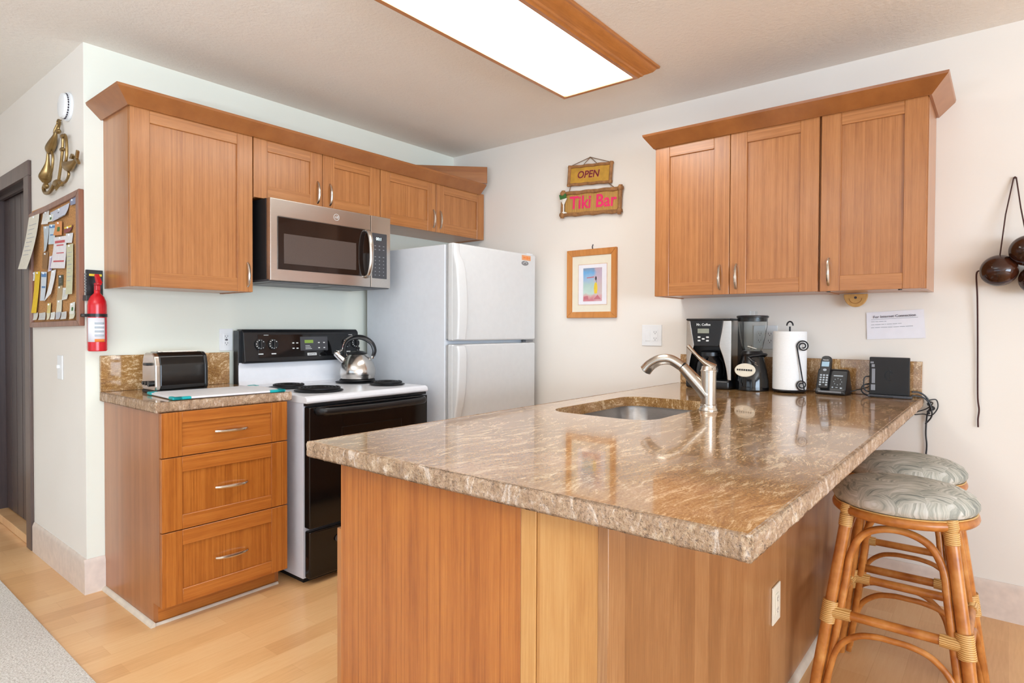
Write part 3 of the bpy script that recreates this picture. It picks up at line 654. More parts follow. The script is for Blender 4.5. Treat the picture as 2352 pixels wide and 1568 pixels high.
# ------------------------------------------------------------------ microwave
c = thing('microwave', 'stainless over-the-range microwave hanging above the range', 'microwave', (-1.3235, -0.2, 1.447))
MX0, MX1, MY, MZ0, MZ1 = -1.702, -0.945, -0.4147, 1.447, 1.862
m = M(); m.box(MX0, MX1, -0.375, -0.003, MZ0+0.012, MZ1, 0.003); m.build('body', 'black_matte', c)
m = M(); m.box(MX0, MX1, -0.40, -0.02, MZ0, MZ0+0.012, 0.002)
m.build('underside', 'grey_panel', c)
for k in range(2): M().box(MX0+0.05+k*0.38, MX0+0.33+k*0.38, -0.33, -0.12, MZ0-0.003, MZ0+0.002, 0.001, 1).build('grease_filter', 'mid_grey', c)
DX = -1.0885
dr = M().box(MX0+0.001, DX-0.001, MY, -0.376, MZ0+0.004, MZ1-0.001, 0.004).build('door', 'steel', c)
M().box(-1.664, -1.094, MY-0.0015, MY+0.004, 1.507, 1.776, 0.006, 3).build('door_glass', 'micro_glass', dr)
M().box(-1.628, -1.190, MY-0.0022, MY, 1.540, 1.690, 0.0008, 1).build('window_mesh', 'micro_mesh', dr)
m = M(); hp = [(-1.122, MY-0.002, 1.765), (-1.122, MY-0.028, 1.755), (-1.122, MY-0.046, 1.700), (-1.122, MY-0.050, 1.640), (-1.122, MY-0.046, 1.575), (-1.122, MY-0.028, 1.520), (-1.122, MY-0.002, 1.508)]
m.tube(spline(hp, 5), 0.013, 12, flat=(0.8, 1.15)); m.build('handle', 'steel', dr)
cp = M().box(DX+0.001, MX1-0.001, MY, -0.376, MZ0+0.004, MZ1-0.001, 0.004).build('control_panel', 'steel', c)
M().box(-1.080, -0.972, MY-0.0015, MY+0.004, 1.502, 1.764, 0.004, 2).build('keypad', 'grey_panel', cp)
text('clock_digits', '00:1', 0.024, 'digit', cp, (-1.032, MY-0.0018, 1.730), (1, 0, 0), (0, 0, 1))
m = M()
for i in range(9):
    for j in range(3):
        if i in (2,): continue
        w_ = 0.007 if i > 3 else 0.011
        m.box(-1.058+j*0.030-w_/2, -1.058+j*0.030+w_/2, MY-0.0021, MY-0.0014, 1.690-i*0.021-0.0022, 1.690-i*0.021+0.0022)
m.build('key_markings', 'grey_mark', cp)
m = M(); m.tube([(-1.318+0.017*math.cos(a*PI/12), MY-0.0008, 1.8155+0.017*math.sin(a*PI/12)) for a in range(24)], 0.0011, 6, closed=True); lg = m.build('logo_ring', 'white_mark', dr)
text('logo_letters', 'GE', 0.019, 'white_mark', dr, (-1.318, MY-0.0008, 1.8155), (1, 0, 0), (0, 0, 1), shear=0.3)

# ------------------------------------------------------------------ range
c = thing('range', 'black and white electric coil range between base cabinet and refrigerator', 'stove', (-1.3095, -0.36, 0))
RX0, RX1, RY = -1.688, -0.931, -0.700
m = M(); m.box(RX0, RX1, RY+0.022, -0.03, 0.03, 0.868, 0.003); m.build('body', 'range_side', c)
m = M(); m.box(RX0+0.02, RX1-0.02, RY+0.05, -0.05, 0.0, 0.032); m.build('base', 'black_matte', c)
q = M(); q.prism([(-0.715, 0.862), (-0.720, 0.872), (-0.716, 0.888), (-0.700, 0.8955), (-0.115, 0.8955), (-0.085, 0.905), (-0.078, 0.93), (-0.075, 1.03), (-0.03, 1.03), (-0.03, 0.862)], 'x', RX0-0.004, RX1+0.004, 0.003); q.build('cooktop', 'enamel', c)
# backguard with slanted console
bg = M(); bg.prism([(-0.106, 1.024), (-0.112, 1.034), (-0.096, 1.19), (-0.080, 1.207), (-0.030, 1.207), (-0.022, 1.19), (-0.022, 1.024)], 'x', RX0+0.012, RX1-0.008, 0.004)
bg.box(RX0-0.006, RX0+0.016, -0.075, -0.022, 0.90, 1.20, 0.004); bg.box(RX1-0.012, RX1+0.004, -0.075, -0.022, 0.90, 1.20, 0.004)
bgo = bg.build('backguard', 'black', c)
def onface(z): return -0.1125 + (z-1.034)/(0.156)*0.016
sl = Vector((0, 0.016, 0.156)).normalized(); nb = Vector((0, -0.156, 0.016)).normalized()
def cpanel(m, x0, x1, z0, z1, th, mtx=None):
    L = Matrix(((1, 0, 0, 0), (0, sl.y, -nb.y, onface((z0+z1)/2)), (0, sl.z, -nb.z, (z0+z1)/2), (0, 0, 0, 1)))
    h = (z1-z0)/2/sl.z; m.box(x0, x1, -h, h, -th, 0.001, 0.0008, 1, L); return m
cpanel(M(), RX0+0.09, RX1-0.03, 1.052, 1.178, 0.002).build('console_glass', 'black_gloss', bgo)
cpanel(M(), -1.345, -1.165, 1.085, 1.165, 0.004).build('display_panel', 'grey_panel', bgo)
cpanel(M(), -1.318, -1.262, 1.128, 1.146, 0.0048).build('clock', 'clock', bgo)
m = M(); cpanel(m, -1.303, -1.243, 1.057, 1.072, 0.003); m.build('badge', 'white_mark', bgo)
text('badge_letters', 'KENMORE', 0.0105, 'dark_mark', bgo, (-1.273, onface(1.0645)-0.0035, 1.0645), (1, 0, 0), sl)
m = M()
for x in (-1.39, -1.365, -1.225, -1.19):
    for z in (1.13, 1.10): cpanel(m, x-0.006, x+0.006, z-0.003, z+0.003, 0.0048)
for k in range(3): cpanel(m, -1.315, -1.285+k*0.006, 1.112-k*0.009, 1.115-k*0.009, 0.0048)
for x in (-1.585, -1.51, -1.02, -0.96): cpanel(m, x-0.014, x+0.014, 1.070, 1.076, 0.003)
for x in (-1.55, -1.0): cpanel(m, x-0.014, x+0.014, 1.1735, 1.1765, 0.003)
m.build('markings', 'white_mark', bgo)
for x in (-1.588, -1.512, -1.032, -0.968):
    z = 1.125; L = Matrix(((1, 0, 0, x), (0, sl.y, nb.y, onface(z)-0.002), (0, sl.z, nb.z, z), (0, 0, 0, 1)))
    k = M().lathe([(0, 0), (0.030, 0), (0.029, 0.006), (0.020, 0.008), (0, 0.008)], n=28, mtx=L).build('knob', 'black', c)
    m = M(); m.box(-0.006, 0.006, -0.021, 0.021, 0.008, 0.024, 0.003, 2, L); m.build('grip', 'black', k)
    m = M()
    for a in range(9):
        an = 0.7 + a*0.58; m.box(0.0225*math.cos(an)-0.003, 0.0225*math.cos(an)+0.003, 0.0225*math.sin(an)-0.002, 0.0225*math.sin(an)+0.002, 0.0074, 0.0082, 0, 1, L)
    m.build('dial_numbers', 'white_mark', k)
# burners
for (bx, by, r) in ((-1.515, -0.26, 0.085), (-1.500, -0.525, 0.108), (-1.075, -0.265, 0.108), (-1.055, -0.52, 0.085)):
    b = M().lathe([(0, 0.0), (r, 0.0), (r+0.014, 0.005), (r+0.012, 0.0065), (r-0.004, 0.003), (0, 0.0015)], (bx, by, 0.8958), 36).build('drip_pan', 'coil', c)
    pts = []
    turns = 4 if r < 0.1 else 5
    for i in range(turns*24+1):
        a = i/24*2*PI; rad = 0.018 + (r-0.022)*i/(turns*24); pts.append((bx+rad*math.cos(a), by+rad*math.sin(a), 0.9125))
    m = M(); m.tube(pts, 0.0052, 6); m.tube([pts[-1], (pts[-1][0], pts[-1][1]+0.02, 0.904)], 0.005, 6); m.build('coil_element', 'coil', b)
# oven door, handle, drawer
dr = M().box(RX0+0.006, RX1-0.006, -0.7255, RY+0.021, 0.272, 0.845, 0.006, 3).build('oven_door', 'black_gloss', c)
M().box(-1.505, -1.125, -0.7275, -0.72, 0.42, 0.735, 0.004, 2).build('oven_window', 'oven_glass', dr)
m = M(); hp = spline([(-1.640, -0.722, 0.824), (-1.628, -0.755, 0.826), (-1.585, -0.768, 0.822), (-1.31, -0.772, 0.818), (-1.035, -0.768, 0.822), (-0.992, -0.755, 0.826), (-0.978, -0.722, 0.824)], 6); m.tube(hp, 0.0165, 12, flat=(1.15, 0.75)); m.build('handle', 'black', dr)
M().box(RX0+0.004, RX1-0.004, -0.712, RY+0.021, 0.848, 0.8615, 0.002).build('vent_strip', 'black', c)
dw = M().box(RX0+0.008, RX1-0.008, -0.722, RY+0.021, 0.035, 0.258, 0.008, 3).build('storage_drawer', 'black_gloss', c)
m = M(); m.lathe([(0, 0), (0.055, 0), (0.06, 0.006), (0, 0.008)], n=28, sq=(1, 0.42), mtx=Matrix.Translation((-1.485, -0.7215, 0.195)) @ Matrix.Rotation(PI/2, 4, 'X')); m.build('finger_pull', 'grey_panel', dw)

# kettle
KX, KY, KZ = -1.068, -0.265, 0.918
c = thing('kettle', 'stainless whistling kettle with black handle on the right rear burner', 'kettle', (KX, KY, KZ))
m = M(); m.lathe([(0, 0), (0.094, 0), (0.099, 0.004), (0.100, 0.020), (0.1035, 0.026), (0.1035, 0.048), (0.100, 0.070), (0.090, 0.096), (0.074, 0.122), (0.058, 0.140), (0.050, 0.147), (0, 0.149)], (KX, KY, KZ), 40); m.build('body', 'kettle', c)
m = M(); m.lathe([(0, 0), (0.052, 0), (0.053, 0.004), (0.046, 0.010), (0.030, 0.016), (0.012, 0.018), (0.010, 0.024), (0.014, 0.034), (0.010, 0.040), (0, 0.041)], (KX, KY, KZ+0.147), 28); m.build('lid', 'black', c)
hd = Vector((0.72, -0.69, 0)).normalized()   # handle plane: spout to the left of view, arm to the right
def kp(u, z): return (KX+hd.x*u, KY+hd.y*u, KZ+z)
m = M(); hpts = spline([kp(-0.070, 0.128), kp(-0.078, 0.175), kp(-0.058, 0.222), kp(-0.010, 0.244), kp(0.040, 0.238), kp(0.082, 0.208), kp(0.098, 0.165), kp(0.090, 0.132)], 6); m.tube(hpts, [0.009+0.004*math.sin(PI*i/(len(hpts)-1)) for i in range(len(hpts))], 10, flat=(0.8, 1.3)); m.build('handle', 'black', c)
m = M(); m.tube(spline([kp(-0.062, 0.135), kp(-0.084, 0.178), kp(-0.064, 0.228), kp(-0.028, 0.250)], 6), 0.0055, 8); m.tube([kp(0.086, 0.118), kp(0.091, 0.140)], 0.009, 8); m.build('handle_strap', 'chrome', c)
m = M(); m.tube([kp(-0.070, 0.098), kp(-0.100, 0.126), kp(-0.118, 0.142)], [0.022, 0.019, 0.018], 14); m.build('spout', 'chrome', c)
m = M(); m.tube([kp(-0.108, 0.136), kp(-0.122, 0.152), kp(-0.129, 0.158)], [0.021, 0.022, 0.014], 12); m.tube([kp(-0.112, 0.156), kp(-0.086, 0.172)], 0.005, 8); m.build('whistle_flap', 'chrome', c)

# toaster
c = thing('toaster', 'black two-slice toaster on the small granite counter', 'toaster', (-2.075, -0.235, 0.9185))
TX0, TX1, TY0, TY1, TZ = -2.190, -1.952, -0.300, -0.150, 0.9185
m = M(); pr_ = [(TY0+0.004, 0.012), (TY0-0.002, 0.030), (TY0, 0.13), (TY0+0.012, 0.170), (TY0+0.036, 0.186), (TY1-0.036, 0.186), (TY1-0.012, 0.170), (TY1, 0.13), (TY1+0.002, 0.03), (TY1-0.004, 0.012)]
m.prism([(y, TZ+z) for y, z in pr_], 'x', TX0+0.026, TX1-0.014, 0.007, seg=3); m.build('shell', 'black_gloss', c, angle=50)
m = M(); m.prism([(y*0.985-0.0035, TZ+z*0.985) for y, z in pr_], 'x', TX0+0.006, TX0+0.030, 0.006, seg=2); m.build('control_end', 'steel', c, angle=50)
m = M(); m.prism([(y, TZ+z*0.99) for y, z in pr_], 'x', TX1-0.018, TX1, 0.006, seg=2); m.build('end_cap', 'black', c, angle=50)
m = M(); m.box(TX0+0.004, TX1-0.002, TY0+0.004, TY1-0.004, TZ, TZ+0.014, 0.003); m.build('base', 'black_matte', c)
m = M()
for y in (-0.254, -0.202): m.box(TX0+0.05, TX1-0.035, y-0.013, y+0.013, TZ+0.1835, TZ+0.188, 0.002)
m.build('bread_slots', 'steel', c)
M().box(TX0-0.012, TX0+0.010, -0.246, -0.206, TZ+0.125, TZ+0.137, 0.004).build('lever', 'black', c)
m = M()
for y, r in ((-0.262, 0.013), (-0.228, 0.009), (-0.196, 0.008)): m.cyl((TX0+0.008, y, TZ+0.045), (TX0-0.010, y, TZ+0.045), r)
m.build('dial', 'black', c)
m = M(); m.tube(spline([(-1.956, -0.19, TZ+0.125), (-1.925, -0.185, TZ+0.118), (-1.903, -0.175, TZ+0.085), (-1.905, -0.165, TZ+0.045), (-1.930, -0.150, TZ+0.012), (-1.985, -0.125, TZ+0.005), (-2.05, -0.11, TZ+0.005)], 6), 0.0033, 8); m.build('power_cord', 'rubber_cord', c)

# cutting board
L = Matrix.Translation((-1.985, -0.468, 0.9195)) @ Matrix.Rotation(math.radians(-3.5), 4, 'Z')
c = thing('cutting_board', 'white plastic cutting board with teal rubber corners by the toaster', 'cutting board', (-1.985, -0.468, 0.9195))
M().box(-0.238, 0.238, -0.155, 0.155, 0.001, 0.0105, 0.003, 2, L).build('board', 'board', c)
for sx in (-1, 1):
    for sy in (-1, 1):
        m = M(); m.box(sx*0.222-0.020, sx*0.222+0.020, sy*0.150-0.010, sy*0.150+0.010, 0.0, 0.0125, 0.004, 2, L); m.box(sx*0.233-0.009, sx*0.233+0.009, sy*0.130-0.022, sy*0.130+0.022, 0.0, 0.0125, 0.004, 2, L)
        if sy < 0: m.box(sx*0.205-0.036, sx*0.205+0.036, -0.160, -0.142, 0.0, 0.0125, 0.004, 2, L)
        m.build('rubber_corner', 'teal', c)

# ------------------------------------------------------------------ refrigerator
c = thing('refrigerator', 'white top-freezer refrigerator in the corner beside the range', 'refrigerator', (-0.458, -0.44, 0))
GX0, GX1, GY = -0.844, -0.072, -0.830
M().box(GX0, GX1, -0.765, -0.06, 0.03, 1.694, 0.006).build('body', 'fridge_side', c)
M().box(GX0+0.01, GX1-0.01, -0.75, -0.1, 0.0, 0.035).build('base_grille', 'black_matte', c)
for (z0, z1, nm) in ((1.146, 1.699, 'freezer_door'), (0.09, 1.126, 'fresh_food_door')):
    dd = M().box(GX0+0.001, GX1, GY, -0.785, z0, z1, 0.011, 4).build(nm, 'fridge', c)
    M().box(GX0+0.008, GX1-0.008, -0.786, -0.764, z0+0.01, z1-0.008).build('gasket', 'gasket', dd)
    m = M()
    if nm == 'freezer_door': zs = [z1-0.006, z1-0.06, z1-0.14, z0+0.25, z0+0.12, z0+0.01]; ds = [0.012, 0.012, 0.030, 0.042, 0.042, 0.036]
    else: zs = [z1-0.008, z1-0.05, z1-0.15, z1-0.28, z1-0.40, z1-0.47]; ds = [0.036, 0.044, 0.042, 0.036, 0.020, 0.008]
    ws = [0.030, 0.034, 0.058, 0.066, 0.066, 0.058] if nm == 'freezer_door' else [0.05, 0.060, 0.062, 0.058, 0.042, 0.030]
    q = bmesh.new(); rr = []
    pz = spline([(d_, 0, z_) for d_, z_ in zip(ds, zs)], 6); pw = spline([(w_, 0, z_) for w_, z_ in zip(ws, zs)], 6)
    for a, b_ in zip(pz, pw):
        x0 = GX0+0.002; x1 = GX0+0.016+b_.x; y0 = GY+0.003; yo = GY-a.x
        rr.append([q.verts.new(p) for p in ((x0, y0, a.z), (x0, yo+0.010, a.z), (x0+0.004, yo+0.003, a.z), (x0+0.012, yo, a.z), (x1-0.012, yo, a.z), (x1-0.003, yo+0.003, a.z), (x1, yo+0.010, a.z), (x1-0.012, y0 if a.x < 0.02 else yo+0.012, a.z), (x0+0.018, y0 if a.x < 0.02 else yo+0.014, a.z), (x0+0.016, y0, a.z))])
    n = 10
    for a, b_ in zip(rr, rr[1:]):
        for i in range(n): q.faces.new((a[i], a[(i+1) % n], b_[(i+1) % n], b_[i]))
    q.faces.new(rr[0]); q.faces.new(rr[-1]); bmesh.ops.recalc_face_normals(q, faces=q.faces)
    m._add(q); m.build('handle', 'cream' if False else 'fridge', dd, angle=50)
    if nm == 'freezer_door':
        m = M(); m.lathe([(0, 0), (0.036, 0), (0.034, 0.003), (0, 0.004)], n=28, sq=(1, 0.42), mtx=Matrix.Translation((-0.188, GY-0.0003, 1.637)) @ Matrix.Rotation(PI/2, 4, 'X')); m.build('badge', 'mid_grey', dd)
        m = M(); m.tube(spline([(-0.210, GY-0.0042, 1.633), (-0.190, GY-0.0048, 1.646), (-0.172, GY-0.0042, 1.634)], 6), 0.0015, 6); m.build('badge_emblem', 'white_mark', dd)
        M().box(-0.220, -0.128, GY-0.001, GY+0.001, 1.656, 1.688, 0.0004, 1).build('sticker', 'sign_pale', dd)
        m = M(); m.box(-0.205, -0.180, GY-0.0014, GY-0.0008, 1.668, 1.676); m.box(-0.172, -0.158, GY-0.0014, GY-0.0008, 1.664, 1.680); m.box(-0.152, -0.138, GY-0.0014, GY-0.0008, 1.668, 1.676); m.build('sticker_print', 'orange', dd)
M().box(GX1-0.085, GX1-0.01, GY+0.012, -0.79, 1.129, 1.143, 0.001, 1).build('hinge', 'mid_grey', c)
M().box(GX1-0.07, GX1-0.005, -0.81, -0.73, 1.6995, 1.708, 0.003, 2).build('top_hinge_cover', 'white_plastic', c)

# ------------------------------------------------------------------ fire extinguisher
EX, EY = -2.331, -0.052
c = thing('fire_extinguisher', 'small red fire extinguisher hung on the wall beside the left cabinet', 'fire extinguisher', (EX, EY, 1.108))
m = M(); m.lathe([(0, 0), (0.034, 0), (0.0375, 0.004), (0.0375, 0.205), (0.035, 0.225), (0.027, 0.245), (0.016, 0.257), (0.012, 0.262), (0.012, 0.275), (0, 0.276)], (EX, EY, 1.108), 36); m.build('cylinder', 'red', c)
m = M(); m.lathe([(0.0376, 0), (0.0392, 0), (0.0392, 0.014), (0.0376, 0.014)], (EX, EY, 1.262), 36); m.box(EX-0.05, EX+0.05, -0.012, -0.001, 1.262, 1.276); m.box(EX-0.05, EX-0.036, -0.052, -0.001, 1.264, 1.274); m.build('strap', 'black', c)
m = M(); a0 = -PI/2-1.25; R_ = 0.0381
def lab(z0, z1, aa, bb, mat, nm):
    q = bmesh.new(); k = 14; lo = [q.verts.new((EX+R_*math.cos(aa+(bb-aa)*i/k), EY+R_*math.sin(aa+(bb-aa)*i/k), z0)) for i in range(k+1)]; hi = [q.verts.new((v.co.x, v.co.y, z1)) for v in lo]
    for i in range(k): q.faces.new((lo[i], lo[i+1], hi[i+1], hi[i]))
    m = M(); m._add(q); o_ = m.build(nm, mat, c); s_ = o_.modifiers.new('thickness', 'SOLIDIFY'); s_.thickness = 0.0004; return o_
lab(1.150, 1.258, -PI/2-1.5, -PI/2+0.55, 'paper', 'label_sheet')
R_ = 0.0385; lab(1.150, 1.163, -PI/2-0.55, -PI/2+0.5, 'orange', 'label_stripe')
for k in range(4): lab(1.175+k*0.018, 1.184+k*0.018, -PI/2-0.55, -PI/2+0.42, 'button', 'label_print')
m = M(); m.box(EX-0.009, EX+0.009, EY-0.016, EY+0.014, 1.380, 1.406, 0.003); m.box(EX-0.012, EX+0.006, EY-0.045, EY+0.005, 1.404, 1.416, 0.004); m.prism([(EY-0.05, 1.412), (EY-0.012, 1.414), (EY+0.006, 1.452), (EY-0.004, 1.456)], 'x', EX-0.010, EX+0.008, 0.003); m.build('valve_handle', 'red', c)
m = M(); m.box(-2.362, -2.295, -0.012, -0.001, 1.356, 1.476, 0.002); m.box(-2.372, -2.355, -0.05, -0.001, 1.335, 1.360, 0.002); m.build('bracket', 'black', c)
M().box(-2.350, -2.300, -0.0128, -0.0115, 1.448, 1.458).build('bracket_label', 'yellow', c)
m = M()
for k in range(7): m.box(-2.366, -2.358, -0.012, -0.002, 1.375+k*0.013, 1.380+k*0.013)
m.build('bracket_ribs', 'mid_grey', c)

# ------------------------------------------------------------------ cork board and notes (on the left wall, faces -x)
CX = XL
c = thing('cork_board', 'framed cork board full of notes on the left wall', 'bulletin board', (CX, 0.43, 1.53))
M().box(CX-0.010, CX-0.0005, 0.02, 0.80, 1.23, 1.83).build('cork_panel', 'cork', c)
FO = [(0.812, 1.815), (0.002, 1.838), (0.002, 1.222), (0.815, 1.212)]; FI = [(0.772, 1.787), (0.045, 1.810), (0.045, 1.248), (0.775, 1.240)]
for k in range(4):
    e = (k+1) % 4; q = bmesh.new()
    pts = [FO[k], FO[e], FI[e], FI[k]]
    a = [q.verts.new((CX-0.0005, y, z)) for y, z in pts]; b_ = [q.verts.new((CX-0.022, y, z)) for y, z in pts]
    q.faces.new(a); q.faces.new(b_)
    for i in range(4): q.faces.new((a[i], a[(i+1) % 4], b_[(i+1) % 4], b_[i]))
    bmesh.ops.recalc_face_normals(q, faces=q.faces); bmesh.ops.bevel(q, geom=list(q.edges), offset=0.002, segments=1, affect='EDGES')
    m = M(); m._add(q); m.build('frame_bar', 'cork_frame', c)
def pap(name, col): 
    if name not in MT: MT[name] = plain(name, col, 0.85, 0, 0.03, 60)
    return name
NOTES = [
 ('long cream sheet hanging off the upper left edge of the cork board', [(0.80, 1.795), (0.606, 1.795), (0.695, 1.514), (0.928, 1.528)], (232, 226, 210), 0.035, 'lines'),
 ('white card pinned at the top of the cork board right of the cream sheet', [(0.586, 1.800), (0.481, 1.800), (0.493, 1.731), (0.598, 1.739)], (236, 234, 228), 0.006, 'lines'),
 ('large pale grey note tilted at the top of the cork board', [(0.462, 1.783), (0.159, 1.795), (0.185, 1.738), (0.401, 1.732)], (206, 208, 220), 0.012, 'bar'),
 ('grey-blue photo in the upper right corner of the cork board', [(0.152, 1.805), (0.066, 1.812), (0.064, 1.777), (0.128, 1.778)], (146, 152, 176), 0.004, None),
 ('white scrap printed with a green leaf near the top of the cork board', [(0.482, 1.774), (0.400, 1.770), (0.404, 1.735), (0.483, 1.738)], (232, 234, 226), 0.004, 'leaf'),
 ('orange tag with a green dot near the top middle of the cork board', [(0.365, 1.728), (0.261, 1.720), (0.254, 1.653), (0.376, 1.662)], (222, 150, 92), 0.006, 'leaf'),
 ('pale blue pointed slip beside the long cream sheet', [(0.589, 1.729), (0.493, 1.722), (0.500, 1.598), (0.554, 1.594)], (196, 206, 212), 0.012, None),
 ('light blue and white leaflet left of the orange tag', [(0.484, 1.727), (0.383, 1.719), (0.386, 1.622), (0.477, 1.627)], (206, 220, 228), 0.006, 'blue'),
 ('dark red and yellow card right of the orange tag', [(0.245, 1.689), (0.114, 1.689), (0.131, 1.657), (0.229, 1.659)], (150, 82, 80), 0.008, 'yel'),
 ('white slip tucked under the dark red and yellow card', [(0.212, 1.656), (0.107, 1.651), (0.116, 1.605), (0.197, 1.611)], (232, 230, 230), 0.004, None),
 ('big white form with red print in the middle of the cork board', [(0.385, 1.654), (0.204, 1.646), (0.191, 1.491), (0.434, 1.505)], (236, 230, 232), 0.010, 'red'),
 ('long pale green strip down the right side of the cork board', [(0.197, 1.601), (0.100, 1.601), (0.098, 1.368), (0.178, 1.368)], (208, 204, 170), 0.010, 'lines'),
 ('white and purple leaflet behind the red-printed form', [(0.488, 1.569), (0.414, 1.570), (0.435, 1.494), (0.503, 1.492)], (214, 208, 222), 0.006, 'pur'),
 ('dark tan photo left of the purple leaflet', [(0.602, 1.595), (0.497, 1.592), (0.518, 1.504), (0.595, 1.514)], (150, 112, 72), 0.004, None),
 ('small white square above the yellow strip on the cork board', [(0.770, 1.506), (0.728, 1.505), (0.737, 1.458), (0.770, 1.459)], (238, 236, 234), 0.003, 'lines'),
 ('tall yellow strip at the lower left of the cork board', [(0.726, 1.505), (0.635, 1.502), (0.691, 1.288), (0.766, 1.289)], (238, 198, 44), 0.010, None),
 ('white and blue brochure right of the yellow strip', [(0.615, 1.499), (0.518, 1.493), (0.532, 1.348), (0.619, 1.350)], (214, 222, 230), 0.008, 'blue'),
 ('curled white receipt hanging in the lower middle of the cork board', [(0.435, 1.494), (0.362, 1.496), (0.410, 1.378), (0.494, 1.344)], (240, 239, 238), 0.016, None),
 ('small dark green photo right of the curled white receipt', [(0.346, 1.468), (0.268, 1.466), (0.269, 1.416), (0.338, 1.413)], (84, 82, 62), 0.003, 'lines'),
 ('tan sheet below the small dark green photo', [(0.356, 1.414), (0.277, 1.416), (0.279, 1.347), (0.358, 1.346)], (186, 160, 122), 0.004, None),
 ('square white card beside the tan sheet', [(0.269, 1.403), (0.177, 1.402), (0.187, 1.347), (0.271, 1.344)], (226, 224, 216), 0.006, 'lines'),
 ('pale narrow strip under the tan sheet', [(0.358, 1.346), (0.279, 1.347), (0.281, 1.286), (0.359, 1.284)], (226, 218, 196), 0.004, None),
 ('white card with green print at the lower right edge of the cork board', [(0.155, 1.326), (0.083, 1.332), (0.084, 1.276), (0.156, 1.277)], (232, 230, 220), 0.004, 'leaf'),
 ('small yellow label below the brochure on the cork board', [(0.504, 1.336), (0.448, 1.335), (0.453, 1.285), (0.505, 1.286)], (226, 206, 130), 0.003, 'lines'),
]
ordn = ['leftmost', 'second', 'third', 'fourth', 'fifth', 'sixth', 'rightmost']
rowq = [[(0.770, 1.286), (0.687, 1.291), (0.672, 1.252), (0.758, 1.250)], [(0.661, 1.286), (0.549, 1.290), (0.535, 1.252), (0.636, 1.251)], [(0.524, 1.286), (0.464, 1.290), (0.451, 1.253), (0.501, 1.251)], [(0.449, 1.286), (0.382, 1.290), (0.369, 1.253), (0.427, 1.252)], [(0.368, 1.286), (0.286, 1.290), (0.273, 1.254), (0.346, 1.252)], [(0.272, 1.286), (0.193, 1.290), (0.181, 1.254), (0.251, 1.252)], [(0.172, 1.286), (0.088, 1.290), (0.077, 1.255), (0.152, 1.253)]]
cc = [(222, 220, 210), (214, 212, 206), (228, 220, 190), (240, 238, 230), (196, 198, 204), (212, 210, 206), (226, 220, 196)]
for i in range(7): NOTES.append(('%s card in the row of seven along the bottom of the cork board' % ordn[i] if i in (0, 6) else '%s card from the left in the bottom row of the cork board' % ordn[i], rowq[i], cc[i], 0.010, 'lines' if i % 2 else None))
for i, (lb, qd, col, cu, deco) in enumerate(NOTES):
    row = i >= 24; xb = CX-0.0115-(i % 6)*0.0011 - (0.003 if row else 0) - (0.012 if i == 0 else 0)
    cy = sum(p[0] for p in qd)/4; cz = sum(p[1] for p in qd)/4
    t_ = thing('pinned_card' if row else 'pinned_note', lb, 'card' if row else 'paper note', (xb, cy, cz), 0, 'cards along the bottom of the cork board' if row else 'notes pinned to the cork board')
    fc = (lambda u, v, cu=cu: -cu*(v**2)*(0.6+0.4*u)) if i % 2 == 0 else (lambda u, v, cu=cu: -cu*(v**2)*(1-0.4*u))
    m = M(); m.sheet([(xb, y, z) for y, z in qd], 0.0004, 8, fc); m.build('sheet', pap('note_paper_%d' % i, col), t_)
    if deco:
        A_, B_, C_, D_ = [Vector((xb, y, z)) for y, z in qd]
        def pt(u, v, nn=0.0006): return (A_*(1-u)+B_*u)*(1-v) + (D_*(1-u)+C_*u)*v + Vector((-1, 0, 0))*(-fc(u, v)+nn)
        dm = {'lines': pap('faint_print', (176, 176, 180)), 'bar': 'dark_mark', 'leaf': 'leaf_green', 'blue': pap('blue_print', (96, 140, 190)), 'yel': 'yellow', 'red': pap('red_print', (206, 96, 100)), 'pur': pap('purple_print', (120, 84, 160))}[deco]
        m = M()
        regs = {'lines': [(0.15, 0.16+k*0.08, 0.82-0.13*(k % 3), 0.172+k*0.08) for k in range(8)], 'bar': [(0.40, 0.35, 0.48, 0.42), (0.5, 0.93, 0.98, 0.98)], 'leaf': [(0.38, 0.4, 0.72, 0.72)], 'blue': [(0.05, 0.06, 0.95, 0.18), (0.2, 0.5, 0.9, 0.56)], 'yel': [(0.05, 0.02, 0.9, 0.3)], 'red': [(0.1, 0.12, 0.9, 0.2), (0.25, 0.25, 0.8, 0.29), (0.3, 0.5, 0.85, 0.53), (0.15, 0.75, 0.9, 0.80)], 'pur': [(0.5, 0.1, 0.95, 0.9)]}[deco]
        for u0, v0, u1, v1 in regs: m.sheet([pt(u0, v0), pt(u1, v0), pt(u1, v1), pt(u0, v1)], 0.0002, 1)
        m.build('print', dm, t_)
    pn = M(); pm = (Vector((xb, (qd[0][0]+qd[1][0])/2, (qd[0][1]+qd[1][1])/2 - 0.008)))
    if not row: pn.ball(pm + Vector((-0.003, 0, 0)), (0.004, 0.005, 0.005), 10); pn.build('push_pin', 'white_plastic', t_)

